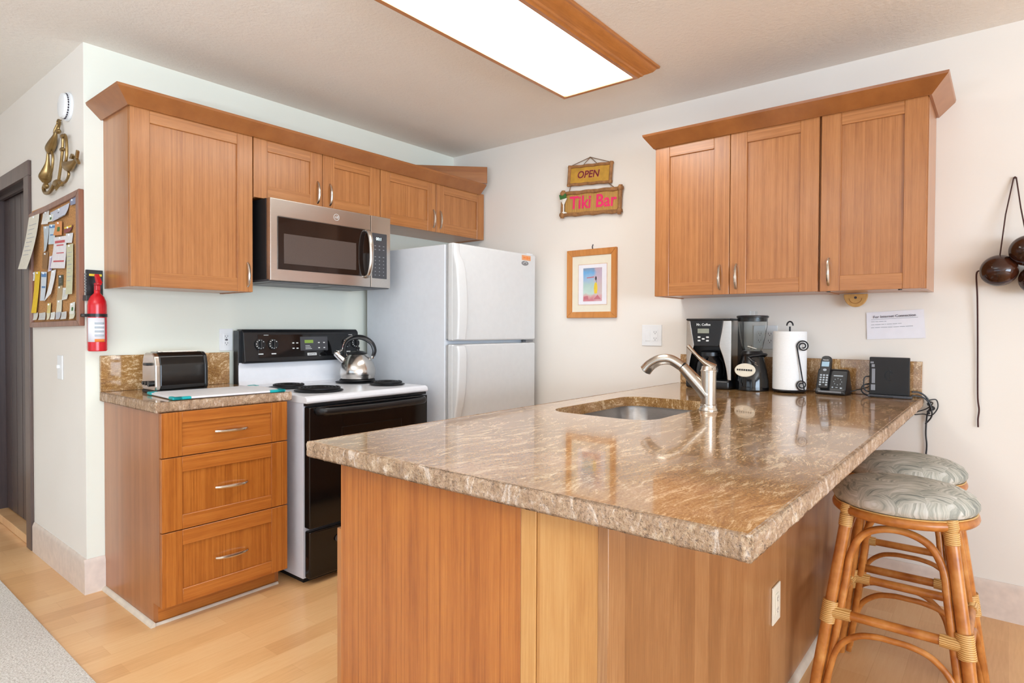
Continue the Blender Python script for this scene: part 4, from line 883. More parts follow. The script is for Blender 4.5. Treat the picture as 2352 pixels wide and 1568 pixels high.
# ------------------------------------------------------------------ brass wall ornament and smoke detector
c = thing('brass_wall_ornament', 'aged brass wall ornament of swimming sea creatures above the cork board', 'wall ornament', (XL, 0.3, 2.05))
X = XL-0.022
def fish(name, pts, rr, flat=(1.0, 0.75)):
    m = M(); s_ = spline(pts, 6); k = spline([(r, 0, 0) for r in rr], 6); m.tube(s_, [v.x for v in k], 14, flat=flat); return m
m = fish('u', [(X, 0.323, 2.160), (X, 0.340, 2.135), (X, 0.380, 2.110), (X, 0.425, 2.090), (X, 0.440, 2.074)], [0.007, 0.014, 0.024, 0.027, 0.015])
m.ball((X, 0.415, 2.122), (0.008, 0.030, 0.014), 12); m.build('fish', 'brass', c)
m = fish('l', [(X, 0.455, 2.075), (X, 0.463, 2.030), (X, 0.480, 1.985), (X, 0.500, 1.960), (X, 0.503, 1.936)], [0.006, 0.010, 0.025, 0.030, 0.013]); m.tube(spline([(X, 0.39, 2.07), (X, 0.375, 2.04), (X, 0.39, 1.99), (X, 0.43, 1.955)], 6), 0.006, 8); m.build('fish', 'brass', c)
m = fish('r', [(X, 0.215, 1.985), (X, 0.17, 1.966), (X, 0.115, 1.956), (X, 0.06, 1.963), (X, 0.030, 1.978)], [0.010, 0.022, 0.023, 0.013, 0.005])
m.prism([(0.036, 1.975), (0.012, 2.012), (0.0, 2.004), (0.014, 1.975), (-0.012, 1.950), (-0.002, 1.945), (0.034, 1.968)], 'x', X-0.006, X+0.006, 0.002); m.prism([(0.115, 1.990), (0.085, 2.008), (0.065, 1.995), (0.08, 1.982)], 'x', X-0.006, X+0.006, 0.002); m.build('fish', 'brass', c)
m = M(); m.tube([(XL-0.012, 0.324+0.018*math.cos(a*PI/8), 2.204+0.011*math.sin(a*PI/8)) for a in range(16)], 0.004, 8, closed=True); m.tube(spline([(XL-0.012, 0.335, 2.195), (X, 0.340, 2.165), (X, 0.345, 2.145)], 5), 0.006, 8); m.tube(spline([(XL-0.012, 0.300, 2.198), (X, 0.285, 2.165), (X, 0.30, 2.145)], 5), 0.006, 8); m.ball((X, 0.29, 2.150), (0.012, 0.022, 0.012), 12); m.cyl((XL, 0.324, 2.215), (XL-0.016, 0.324, 2.215), 0.003, n=8); m.build('hanger', 'brass', c)
m = M(); m.tube(spline([(X, 0.49, 1.935), (X, 0.53, 1.915), (X, 0.51, 1.888), (X, 0.45, 1.880), (X, 0.39, 1.892), (X, 0.34, 1.915), (X, 0.29, 1.912), (X, 0.24, 1.890)], 6), 0.009, 10); m.ball((X, 0.49, 1.918), (0.012, 0.022, 0.014), 12); m.ball((X, 0.31, 1.908), (0.016, 0.05, 0.016), 14)
for dy, dz in ((0.0, -0.02), (0.03, -0.03), (-0.03, -0.015), (0.05, -0.02)): m.tube([(X, 0.25+dy, 1.895), (X-0.015, 0.245+dy, 1.895+dz)], [0.008, 0.003], 8)
m.build('tail_coil', 'brass', c)
m = M(); m.tube(spline([(X, 0.285, 1.920), (X, 0.25, 1.985), (X, 0.225, 2.05), (X, 0.215, 2.105), (X, 0.185, 2.112), (X, 0.165, 2.075), (X, 0.165, 2.01), (X, 0.19, 1.975)], 6), 0.0065, 8); m.ball((X, 0.215, 2.112), (0.011, 0.024, 0.011), 12); m.ball((X, 0.228, 2.052), (0.011, 0.022, 0.011), 12); m.tube(spline([(X, 0.15, 1.945), (X, 0.135, 1.92), (X, 0.175, 1.897), (X, 0.23, 1.892)], 6), 0.006, 8); m.build('strand', 'brass', c)

c = thing('smoke_detector', 'round white smoke detector high on the left wall', 'smoke detector', (XL, 0.205, 2.252))
L = Matrix.Translation((XL, 0.205, 2.252)) @ Matrix.Rotation(-PI/2, 4, 'Y')
m = M(); m.lathe([(0, 0.0005), (0.066, 0.0005), (0.068, 0.006), (0.066, 0.011), (0.058, 0.012)], n=40, mtx=L); m.build('base', 'white_plastic', c)
m = M(); m.lathe([(0.058, 0.011), (0.0585, 0.024), (0.055, 0.032), (0.042, 0.036), (0, 0.037)], n=40, mtx=L); m.build('cover', 'white_plastic', c)
m = M()
for k in range(30):
    a = k*2*PI/30; m.box(0.0583-0.0006, 0.0592, -0.0045, 0.0045, 0.015, 0.021, 0, 1, L @ Matrix.Rotation(a, 4, 'Z'))
m.build('vent_slots', 'dark_mark', c)

# ------------------------------------------------------------------ right wall decorations
# hanging double sign (faces -x)
c = thing('hanging_sign', 'double hanging bar sign in bamboo frames above the framed picture', 'sign', (-0.006, -1.21, 2.1))
S = -0.012
def rot_yz(cy, cz, deg): return Matrix.Translation((0, cy, cz)) @ Matrix.Rotation(math.radians(deg), 4, 'X')
L1 = rot_yz(-1.206, 2.1825, 4.0)      # negative y is to the right in view
u = M().box(S-0.004, -0.002, -0.150, 0.150, -0.052, 0.052, 0.002, 1, L1).build('upper_board', 'sign_gold', c)
m = M()
for z in (-0.056, 0.056): m.tube([L1 @ Vector((S-0.004, y, z + 0.0015*math.sin(y*70))) for y in [-0.162+0.018*i for i in range(19)]], 0.0095, 8)
for y in (-0.152, 0.152): m.tube([L1 @ Vector((S-0.006, y, z)) for z in (-0.066, -0.03, 0.03, 0.066)], 0.0105, 8)
m.build('upper_frame', 'sign_wood', c)
y1 = L1 @ Vector((S-0.0045, 0.0, 0.0))
rt = (L1.to_3x3() @ Vector((0, -1, 0))); ut = (L1.to_3x3() @ Vector((0, 0, 1)))
text('upper_lettering_shadow', 'OPEN', 0.062, 'sign_pale', c, y1 + Vector((-0.0002, 0.012, 0.001)), rt, ut, shear=0.15, bold=0.0022)
text('upper_lettering', 'OPEN', 0.062, 'sign_maroon', c, y1 + Vector((-0.0008, 0.012, 0.001)), rt, ut, shear=0.15, bold=0.0012)
L2 = rot_yz(-1.215, 2.008, 2.8)
M().box(S-0.004, -0.002, -0.190, 0.195, -0.060, 0.060, 0.002, 1, L2).build('lower_board', 'sign_reed', c)
m = M()
for z in (-0.068, 0.068): m.tube([L2 @ Vector((S-0.004, y, z + 0.002*math.sin(y*50))) for y in [-0.222+0.0222*i for i in range(21)]], [0.012+0.002*((i % 6) == 3) for i in range(21)], 8)
for y in (-0.208, 0.208): m.tube([L2 @ Vector((S-0.008, y, z)) for z in (-0.088, -0.04, 0.04, 0.088)], 0.0125, 8)
for y in (-0.208, 0.208):
    for z in (-0.068, 0.068): m.ball(L2 @ Vector((S-0.012, y, z)), (0.016, 0.02, 0.018), 10)
m.build('lower_frame', 'sign_wood', c)
y2 = L2 @ Vector((S-0.0045, 0.0, 0.0)); rt = (L2.to_3x3() @ Vector((0, -1, 0))); ut = (L2.to_3x3() @ Vector((0, 0, 1)))
text('lower_lettering', 'Tiki Bar', 0.112, 'sign_pink', c, y2 + Vector((-0.0006, -0.012, 0.0)), rt, ut, bold=0.0022, sx=0.95)
m = M(); g = L2 @ Vector((S-0.010, 0.196, 0.0))
m.prism([(g.y+0.026, g.z+0.030), (g.y-0.026, g.z+0.036), (g.y-0.003, g.z-0.004), (g.y-0.003, g.z-0.048), (g.y-0.024, g.z-0.056), (g.y-0.024, g.z-0.061), (g.y+0.020, g.z-0.061), (g.y+0.020, g.z-0.056), (g.y+0.003, g.z-0.048), (g.y+0.003, g.z-0.004)], 'x', g.x-0.010, g.x-0.003, 0.001); m.build('cocktail_glass', 'white_paint', c)
m = M(); m.prism([(g.y+0.034, g.z+0.062), (g.y-0.018, g.z+0.066), (g.y-0.022, g.z+0.038), (g.y+0.026, g.z+0.030)], 'x', g.x-0.011, g.x-0.004, 0.002); m.build('leaf', 'leaf_green', c)
m = M(); top = Vector((-0.010, -1.206, 2.290))
for y in (-0.145, -0.05, 0.05, 0.145): m.tube([top, L1 @ Vector((S-0.006, y, 0.062))], 0.0022, 6)
for s_ in (-1, 1): m.tube([L1 @ Vector((S-0.006, s_*0.135, -0.062)), L2 @ Vector((S-0.006, s_*0.165, 0.075))], 0.0026, 6)
m.cyl((0, -1.206, 2.290), (-0.014, -1.206, 2.290), 0.003, n=8); m.build('twine', 'twine', c)

# framed picture
c = thing('framed_picture', 'oak framed watercolour of a figure in yellow under the hanging sign', 'picture', (-0.01, -1.222, 1.505))
PY0, PY1, PZa, PZb = -1.400, -1.040, 1.286, 1.716
fo = [(PY1, PZb), (PY0, PZb), (PY0, PZa), (PY1, PZa)]; fi = [(PY1-0.038, PZb-0.040), (PY0+0.038, PZb-0.040), (PY0+0.038, PZa+0.038), (PY1-0.038, PZa+0.038)]
for k in range(4):
    e = (k+1) % 4; q = bmesh.new(); pts = [fo[k], fo[e], fi[e], fi[k]]; a = [q.verts.new((-0.001, y, z)) for y, z in pts]; b_ = [q.verts.new((-0.020 if i < 2 else -0.016, y, z)) for i, (y, z) in enumerate(pts)]
    q.faces.new(a); q.faces.new(b_)
    for i in range(4): q.faces.new((a[i], a[(i+1) % 4], b_[(i+1) % 4], b_[i]))
    bmesh.ops.recalc_face_normals(q, faces=q.faces); bmesh.ops.bevel(q, geom=list(q.edges), offset=0.0025, segments=2, affect='EDGES')
    m = M(); m._add(q); m.build('frame_bar', 'frame_oak', c)
M().box(-0.010, -0.001, PY0+0.03, PY1-0.03, PZa+0.03, PZb-0.03).build('mat', 'mat_cream', c)
M().box(-0.0112, -0.0098, -1.334, -1.122, 1.366, 1.624).build('mat_bevel', 'mat_line', c)
M().box(-0.0118, -0.011, -1.330, -1.126, 1.370, 1.620).build('art_paper', 'paper', c)
M().box(-0.0122, -0.0116, -1.297, -1.161, 1.390, 1.598).build('artwork', 'art', c, at=(-0.012, -1.229, 1.494))
m = M(); m.lathe([(0, -0.034), (0.010, -0.03), (0.013, 0), (0.010, 0.026), (0.005, 0.036), (0, 0.036)], n=12, sq=(0.03, 1), mtx=Matrix.Translation((-0.0122, -1.2525, 1.470))); m.build('painted_dress', 'yellow', c)
m = M(); m.ball((-0.0122, -1.2535, 1.532), (0.0004, 0.0065, 0.013), 10); m.tube([(-0.0123, -1.256, 1.522), (-0.0123, -1.259, 1.505)], 0.003, 6, flat=(1, 0.15)); m.build('painted_hair', 'dark_mark', c)
m = M(); m.prism([(-1.238, 1.402), (-1.290, 1.402), (-1.266, 1.430)], 'x', -0.0125, -0.0121); m.prism([(-1.165, 1.400), (-1.200, 1.402), (-1.195, 1.424), (-1.165, 1.420)], 'x', -0.0125, -0.0121); m.prism([(-1.185, 1.540), (-1.240, 1.544), (-1.240, 1.537), (-1.19, 1.534)], 'x', -0.0125, -0.0121); m.build('painted_strokes', pap('rose_print', (200, 120, 130)), c)
m = M(); m.tube([(-0.002, -1.223, 1.718), (-0.010, -1.224, 1.728), (-0.004, -1.226, 1.745)], 0.003, 6); m.build('nail', 'dark_mark', c)

# notice paper
c = thing('notice_sheet', 'white internet notice taped to the wall above the router', 'notice', (-0.001, -2.842, 1.243))
qd = [(-0.003, -2.727, 1.300), (-0.003, -2.952, 1.313), (-0.003, -2.962, 1.184), (-0.003, -2.732, 1.174)]
M().sheet(qd, 0.0004, 6, lambda u, v: -0.004*abs(u-0.5)*v).build('sheet', 'paper', c)
rt = (Vector(qd[1])-Vector(qd[0])).normalized(); ut = (Vector(qd[0])-Vector(qd[3])).normalized()
text('heading', 'For Internet Connection', 0.0168, 'heading_grey', c, (-0.0056, -2.840, 1.2830), rt, ut)
m = M(); tl = Vector((-0.0054, -2.840, 1.2720)); m.tube([tl - rt*0.092, tl + rt*0.092], 0.0006, 4)
def micro(z, widths):
    x = -0.092
    for w_ in widths:
        p = Vector((-0.0054, -2.840, z)) + rt*x; m.tube([p + Vector((0, 0, 0.006*0)), p + rt*w_], 0.0008, 4); x += w_ + 0.003
micro(1.2615, [0.014, 0.012, 0.018, 0.008]); micro(1.2475, [0.013, 0.022, 0.012, 0.004, 0.020, 0.018, 0.014]); micro(1.2335, [0.013, 0.020, 0.026, 0.018, 0.022, 0.020, 0.028])
m.build('small_print', 'grey_mark', c)

# half-round wooden plate under cabinet
c = thing('wooden_bracket', 'round pale wooden bracket plate under the cabinet above the phone', 'bracket', (-0.03, -2.687, 1.36))
L = Matrix.Translation((-0.05, -2.690, 1.3815)) @ Matrix.Rotation(-PI/2, 4, 'Y')
m = M(); pts = [(0.0055, -0.05), (0.0055, 0.05)] + [(-0.058*math.sin(a*PI/20)+0.002, 0.05*math.cos(a*PI/20)) for a in range(1, 20)]
m.prism([(y-2.690, z+1.3815) for z, y in pts], 'x', -0.055, -0.040, 0.003); m.build('plate', 'light_wood', c)
m = M(); m.cyl((-0.0558, -2.690, 1.370), (-0.0545, -2.690, 1.370), 0.006, n=12); m.build('peg_hole', 'dark_mark', c)
m = M(); m.tube([(-0.0558, -2.690+0.026*math.cos(a*PI/12), 1.3665-0.024*abs(math.sin(a*PI/12))) for a in range(13)], 0.0012, 6); m.build('turned_ring', pap('ring_brown', (160, 108, 54)), c)
m = M(); m.box(-0.05, -0.001, -2.70, -2.68, 1.362, 1.380, 0.002); m.build('arm', 'light_wood', c)

# coconut string (partly outside the frame)
c = thing('coconut_string', 'string of polished brown coconut shells hanging on the right wall', 'wall ornament', (-0.06, -3.27, 1.5))
for (x, y, z, r) in ((-0.066, -3.214, 1.466, 0.064), (-0.085, -3.305, 1.540, 0.062), (-0.07, -3.335, 1.425, 0.06)):
    k = M().ball((x, y, z), (r*0.95, r*1.02, r), 36).build('coconut_shell', 'coconut', c)
    m = M(); m.tube([(x+r*0.985*0.55*math.cos(a*PI/18), y+r*1.0*math.sin(a*PI/18), z+r*1.0*0.84*math.cos(a*PI/18)) for a in range(36)], 0.0012, 6, closed=True); m.build('shell_seam', 'dark_mark', k)
m = M(); m.cyl((0, -3.26, 1.853), (-0.012, -3.26, 1.853), 0.004, n=8); m.tube([(-0.008, -3.256, 1.853), (-0.03, -3.232, 1.70), (-0.055, -3.216, 1.528)], 0.0028, 6); m.tube([(-0.008, -3.264, 1.853), (-0.04, -3.28, 1.72), (-0.08, -3.298, 1.60)], 0.0028, 6)
m.tube(spline([(-0.06, -3.150, 1.470), (-0.035, -3.139, 1.455), (-0.02, -3.143, 1.36), (-0.012, -3.146, 1.2), (-0.010, -3.148, 1.05), (-0.010, -3.150, 0.93), (-0.010, -3.155, 0.88), (-0.010, -3.152, 0.84), (-0.010, -3.153, 0.805)], 5), 0.0032, 6); m.build('cord', 'cord_brown', c)

# ------------------------------------------------------------------ things on the peninsula
ZC = PZ1 + 0.0006
# coffee maker (faces -x)
c = thing('coffee_maker', 'black and steel drip coffee maker by the backsplash', 'coffee maker', (-0.155, -2.055, ZC))
CY0, CY1 = -2.172, -1.936
m = M(); m.box(-0.245, -0.032, CY0+0.004, CY1-0.004, ZC, ZC+0.045, 0.012, 3); m.build('base', 'black', c)
m = M(); m.box(-0.130, -0.030, CY0+0.002, CY1-0.002, ZC+0.04, ZC+0.352, 0.010, 3); m.build('rear_tank', 'black', c)
for s_, nm in ((CY0, 'r'), (CY1, 'l')):
    sg = 1 if nm == 'r' else -1
    # steel wing: hourglass opening outline on the front
    m = M(); zz = [0.045, 0.10, 0.16, 0.21, 0.235, 0.30, 0.348]; ww = [0.018, 0.026, 0.042, 0.060, 0.062, 0.050, 0.044]
    if nm == 'l': ww = [0.012, 0.016, 0.026, 0.040, 0.042, 0.030, 0.022]
    sp_ = spline([(w_, 0, z_) for w_, z_ in zip(ww, zz)], 4)
    poly = [(s_, ZC+0.045)] + [(s_+sg*p.x, ZC+p.z) for p in sp_] + [(s_, ZC+0.348)]
    m.prism(poly, 'x', -0.226, -0.128, 0.004); m.build('side_panel', 'steel', c, angle=40)
m = M(); m.prism([(CY1-0.020, ZC+0.352), (CY0+0.040, ZC+0.352), (CY0+0.064, ZC+0.215), (CY1-0.044, ZC+0.215)], 'x', -0.232, -0.130, 0.004)
fr = m.build('brew_housing', 'black', c)
M().box(-0.236, -0.030, CY0+0.002, CY1-0.002, ZC+0.348, ZC+0.358, 0.004).build('lid', 'black', c)
cyy = -2.030
M().box(-0.2345, -0.231, cyy-0.030, cyy+0.030, ZC+0.282, ZC+0.306, 0.001, 1).build('display', 'lcd_grey', fr)
text('brand_lettering', 'Mr. Coffee', 0.017, 'white_mark', fr, (-0.2325, cyy, ZC+0.326), (0, -1, 0), (0, 0, 1), bold=0.0004)
m = M()
for y, z in ((0.022, 0.262), (-0.022, 0.262), (0.022, 0.244), (-0.022, 0.244), (0.0, 0.253)): m.box(-0.2345, -0.231, cyy+y-0.007, cyy+y+0.007, ZC+z-0.004, ZC+z+0.004, 0.001, 1)
m.build('buttons', 'white_mark', fr)
cf = M().lathe([(0, 0), (0.060, 0), (0.070, 0.012), (0.074, 0.045), (0.068, 0.085), (0.050, 0.112), (0.048, 0.120), (0, 0.120)], (-0.180, -2.045, ZC+0.047), 32).build('carafe', 'black_gloss', c)
m = M(); m.lathe([(0.0, 0), (0.050, 0), (0.050, 0.018), (0.036, 0.026), (0, 0.028)], (-0.180, -2.045, ZC+0.166), 28); m.build('carafe_lid', 'black', cf)
m = M(); m.tube(spline([(-0.228, -2.045, ZC+0.16), (-0.262, -2.045, ZC+0.155), (-0.272, -2.045, ZC+0.12), (-0.258, -2.045, ZC+0.08)], 6), 0.009, 10, flat=(0.8, 1.5)); m.build('carafe_handle', 'black', cf)

# blender
BX, BY = -0.165, -2.2555
c = thing('blender', 'black blender with glass jar between coffee maker and paper towels', 'blender', (BX, BY, ZC))
m = M(); m.lathe([(0, 0), (0.078, 0), (0.080, 0.006), (0.078, 0.05), (0.070, 0.10), (0.060, 0.145), (0.053, 0.170), (0.050, 0.176), (0, 0.176)], (BX, BY, ZC), 40); b_ = m.build('motor_base', 'black_gloss', c)
ang = Vector((-0.955, -0.29 + 0.55, 0)).normalized(); ang = Vector((-0.98, 0.20, 0)).normalized()
L = Matrix.Translation((BX, BY, 0)) @ Matrix.Rotation(math.atan2(ang.y, ang.x), 4, 'Z')
tl_ = math.radians(12)
m = M(); m.lathe([(0, 0), (0.052, 0), (0.050, 0.004), (0, 0.0055)], n=32, sq=(0.66, 1.06), mtx=L @ Matrix.Translation((0.0665, 0, ZC+0.102)) @ Matrix.Rotation(PI/2-tl_, 4, 'Y')); fp = m.build('control_plate', 'cream', b_)
m = M()
for k in range(7): m.box(-0.004, 0.004, -0.036+k*0.012-0.0035, -0.036+k*0.012+0.0035, 0.004, 0.0095, 0.001, 1, L @ Matrix.Translation((0.0665, 0, ZC+0.102)) @ Matrix.Rotation(PI/2-tl_, 4, 'Y'))
m.build('buttons', 'black', fp)
m = M(); m.lathe([(0, 0), (0.052, 0), (0.055, 0.008), (0.050, 0.016), (0.046, 0.022), (0, 0.022)], (BX, BY, ZC+0.174), 32); m.build('jar_collar', 'black', c)
m = M(); m.lathe([(0.044, 0.0), (0.050, 0.02), (0.060, 0.07), (0.068, 0.12), (0.071, 0.165), (0.0685, 0.165), (0.0655, 0.12), (0.0575, 0.07), (0.0475, 0.02), (0.041, 0.004), (0, 0.004), (0, 0)], (BX, BY, ZC+0.195), 10); jr = m.build('glass_jar', 'glass', c, angle=60)
m = M(); m.lathe([(0, 0), (0.066, 0), (0.066, 0.018), (0.075, 0.019), (0.076, 0.027), (0.070, 0.030), (0, 0.030)], (BX, BY, ZC+0.342), 36); m.build('jar_lid', 'black', c)
m = M(); m.lathe([(0, 0), (0.022, 0), (0.022, 0.022), (0, 0.022)], (BX, BY, ZC+0.371), 20); m.build('filler_cap', 'glass', c)
m = M(); m.tube([(BX-0.02, BY, ZC+0.205), (BX+0.02, BY+0.01, ZC+0.222)], 0.004, 6, flat=(1, .3)); m.tube([(BX, BY-0.02, ZC+0.205), (BX-0.01, BY+0.02, ZC+0.218)], 0.004, 6, flat=(1, .3)); m.build('blades', 'steel', c)
m = M()
cp = spline([(BX+0.05, BY-0.03, ZC+0.16), (BX+0.02, BY-0.062, ZC+0.178), (BX-0.035, BY-0.052, ZC+0.180), (BX-0.062, BY-0.01, ZC+0.172), (BX-0.070, BY-0.005, ZC+0.166), (BX-0.078, BY-0.022, ZC+0.152), (BX-0.080, BY-0.034, ZC+0.142)], 6)
m.tube(cp, [0.006]*(len(cp)-5) + [0.007, 0.009, 0.010, 0.009, 0.007], 8)
m.build('power_cord', 'black', c)
m = M(); d_ = Vector((-0.1, -0.75, -0.42)).normalized()
for o_ in (-0.006, 0.006): p = cp[-1] + Vector((0, o_*0.5, o_)); m.tube([p, p + d_*0.018], 0.0018, 6)
m.build('plug_prongs', 'chrome', c)

# paper towel holder and roll
TXc, TYc = -0.135, -2.4235
c = thing('paper_towel_holder', 'black iron paper towel holder with scroll arm', 'paper towel holder', (TXc, TYc, ZC))
m = M(); m.lathe([(0, 0), (0.075, 0), (0.078, 0.004), (0.075, 0.008), (0, 0.008)], (TXc, TYc, ZC+0.006), 32)
for a in range(4): m.ball((TXc+0.066*math.cos(a*PI/2+0.5), TYc+0.066*math.sin(a*PI/2+0.5), ZC+0.006), (0.010, 0.010, 0.0059), 10)
m.build('base', 'iron', c)
m = M(); m.tube([(TXc, TYc, ZC+0.012), (TXc, TYc, ZC+0.318)], 0.004, 8); m.tube([(TXc, TYc+0.014*math.cos(a*PI/10), ZC+0.322+0.020*math.sin(a*PI/10)) for a in range(11)], 0.0036, 8); m.build('centre_rod', 'iron', c)
# scroll arm standing tangent to the roll, facing the camera
sd = Vector((-0.90, -0.44, 0)).normalized(); sr = Vector((0.44, -0.90, 0)).normalized()
def scp(a, z): return Vector((TXc, TYc, 0)) + sd*0.081 + sr*a + Vector((0, 0, ZC+z))
pts = []
for i in range(40):
    th = -0.6*PI + i/39*3.6*PI; r = 0.008 + 0.019*i/39
    pts.append(scp(0.042 + r*math.cos(th), 0.225 + r*math.sin(th)))
low = []
for i in range(40):
    th = 0.35*PI + i/39*3.3*PI; r = 0.008 + 0.017*i/39
    low.append(scp(0.038 + r*math.cos(th)*-1*-1, 0.041 + r*math.sin(th)))
mid = [pts[-1].lerp(low[-1], k/6) for k in range(1, 6)]
m = M(); m.tube(pts + mid + low[::-1], 0.0032, 8); m.build('scroll_arm', 'iron', c)
m = M(); prf = [(0.020, 0), (0.074, 0), (0.076, 0.003), (0.076, 0.277), (0.074, 0.280), (0.020, 0.280), (0.019, 0.276), (0.019, 0.004)]
q_ = M(); m.lathe(prf + [prf[0]], (TXc, TYc, ZC+0.0145), 48)
o = m.build('paper_towel_roll', 'towel', None, at=(TXc, TYc, ZC+0.0145)); tag(o, 'white paper towel roll standing on the black iron holder', 'paper towels')

# cordless phone
c = thing('cordless_phone', 'black cordless phone base with answering keys beside the router', 'phone', (-0.10, -2.613, ZC))
Lp = Matrix.Translation((-0.10, -2.613, ZC)) @ Matrix.Rotation(-PI/2 - 0.12, 4, 'Z')   # local -y faces viewer
def wedge(m, x0, x1, prof, b): m.prism(prof, 'x', x0, x1, b, mtx=Lp); return m
m = M(); wedge(m, -0.065, 0.065, [(-0.055, 0.0), (-0.060, 0.012), (-0.050, 0.024), (-0.022, 0.112), (-0.012, 0.120), (0.012, 0.112), (0.045, 0.02), (0.045, 0.0)], 0.006); m.build('cradle', 'black', c, angle=45)
fv = Vector((0, 0.028, 0.088)).normalized(); fnv = Vector((0, -0.088, 0.028)).normalized()
def fl(x, s): return Lp @ (Vector((x, -0.050, 0.024)) + fv*s + fnv*0.0005)
R3 = Lp.to_3x3(); fr_, fu_, fn_ = R3 @ Vector((1, 0, 0)), R3 @ fv, R3 @ fnv
def facebox(m, x, s, w_, h_, th, b=0.0006):
    p = fl(x, s); L = Matrix(((fr_.x, fu_.x, fn_.x, p.x), (fr_.y, fu_.y, fn_.y, p.y), (fr_.z, fu_.z, fn_.z, p.z), (0, 0, 0, 1))); m.box(-w_/2, w_/2, -h_/2, h_/2, -0.001, th, b, 1, L); return m
m = M(); facebox(m, 0.028, 0.068, 0.040, 0.005, 0.0006); facebox(m, 0.045, 0.010, 0.009, 0.006, 0.002); facebox(m, 0.008, 0.012, 0.006, 0.006, 0.001); facebox(m, 0.026, 0.012, 0.010, 0.003, 0.001)
for a in range(8): facebox(m, 0.028+0.017*math.cos(a*PI/4), 0.040+0.015*math.sin(a*PI/4), 0.0035, 0.0035, 0.0006)
m.build('keys', 'button', c)
m = M(); wedge(m, -0.050, 0.050, [(-0.0605, 0.010), (-0.0615, 0.013), (-0.056, 0.019), (-0.054, 0.017)], 0.0006); m.build('trim_bar', 'mid_grey', c)
hs = thing('phone_handset', 'slim black cordless handset standing in the phone base', 'phone handset', (-0.125, -2.592, ZC+0.025))
Lh = Lp @ Matrix.Translation((-0.0285, -0.0535, 0.027)) @ Matrix.Rotation(-math.atan2(0.028, 0.088), 4, 'X')
hz = [(0, 0), (0.018, 0), (0.021, 0.006), (0.021, 0.06), (0.0235, 0.10), (0.0235, 0.135), (0.019, 0.152), (0.0, 0.158)]
poly = [(-x, z) for x, z in hz][::-1] + [(x, z) for x, z in hz[1:-1]]
m = M(); m.prism([(p[0], p[1]) for p in hz[:-1]] + [(0.008, 0.157), (-0.008, 0.157)] + [(-p[0], p[1]) for p in hz[1:-1]][::-1], 'y', -0.013, 0.010, 0.004, mtx=Lh); m.build('body', 'black', hs, angle=45)
M().box(-0.0165, 0.0165, -0.0137, -0.012, 0.104, 0.128, 0.0006, 1, Lh).build('screen', 'lcd', hs)
m = M()
for r_i in range(5):
    for c_i in range(3):
        if r_i == 4 and c_i == 1: continue
        m.box(-0.0135+c_i*0.0135-0.0045, -0.0135+c_i*0.0135+0.0045, -0.0142, -0.012, 0.062-r_i*0.0115-0.0036, 0.062-r_i*0.0115+0.0036, 0.0008, 1, Lh)
m.ball((0, -0.0125, 0.088), (0.009, 0.002, 0.006), 12, Lh); m.build('keypad', 'button', hs)
text('lettering', 'Panasonic', 0.0062, 'white_mark', hs, Lh @ Vector((0, -0.0133, 0.136)), Lh.to_3x3() @ Vector((1, 0, 0)), Lh.to_3x3() @ Vector((0, 0, 1)), bold=0.0002)
c = thing('phone_cable', 'thin black phone cable lying between phone and router', 'cable', (-0.06, -2.72, ZC))
m = M(); m.tube(spline([(-0.085, -2.678, ZC+0.014), (-0.075, -2.700, ZC+0.022), (-0.055, -2.728, ZC+0.030), (-0.045, -2.752, ZC+0.042)], 6), 0.0022, 6); m.build('wire', 'rubber_cord', c)

# router
c = thing('router', 'black square internet router standing against the backsplash', 'router', (-0.075, -2.837, ZC))
Lr = Matrix.Translation((-0.088, -2.835, ZC)) @ Matrix.Rotation(-PI/2 + 0.02, 4, 'Z')
M().box(-0.077, 0.077, -0.016, 0.016, 0.012, 0.180, 0.003, 2, Lr).build('case', 'black_matte', c)
M().box(-0.080, 0.088, -0.038, 0.034, 0.0, 0.012, 0.003, 2, Lr).build('stand', 'grey_panel', c)
m = M(); m.box(-0.068, -0.056, -0.0166, -0.015, 0.135, 0.148, 0, 1, Lr); m.box(-0.070, -0.053, -0.0166, -0.015, 0.030, 0.056, 0, 1, Lr); m.box(-0.067, -0.054, -0.0166, -0.015, 0.062, 0.128, 0, 1, Lr); m.box(-0.073, -0.060, -0.0166, -0.015, 0.152, 0.160, 0, 1, Lr); m.build('sticker', 'grey_mark', c)
m = M()
for a0_ in (0.5,): m.tube([Lr @ Vector((0.0+0.016*math.cos(a0_+a*0.3), -0.0162, 0.098+0.022*math.sin(a0_+a*0.3))) for a in range(17)], 0.0012, 6)
m.tube([Lr @ Vector((0.004, -0.0162, 0.085)), Lr @ Vector((0.006, -0.0162, 0.122))], 0.0012, 6)
m.build('emblem', 'black_gloss', c)
m = M(); m.tube(spline([Lr @ Vector(p) for p in [(-0.06, 0.012, 0.09), (-0.094, 0.0, 0.088), (-0.100, -0.01, 0.06), (-0.094, -0.015, 0.03), (-0.07, 0.005, 0.018)]], 6), 0.003, 6); m.tube(spline([Lr @ Vector(p) for p in [(-0.06, 0.012, 0.06), (-0.10, 0.0, 0.050), (-0.108, -0.01, 0.025), (-0.09, -0.02, 0.008), (-0.05, -0.045, 0.004), (0.02, -0.048, 0.004)]], 6), 0.0034, 6); m.build('cable_loops', 'rubber_cord', c)

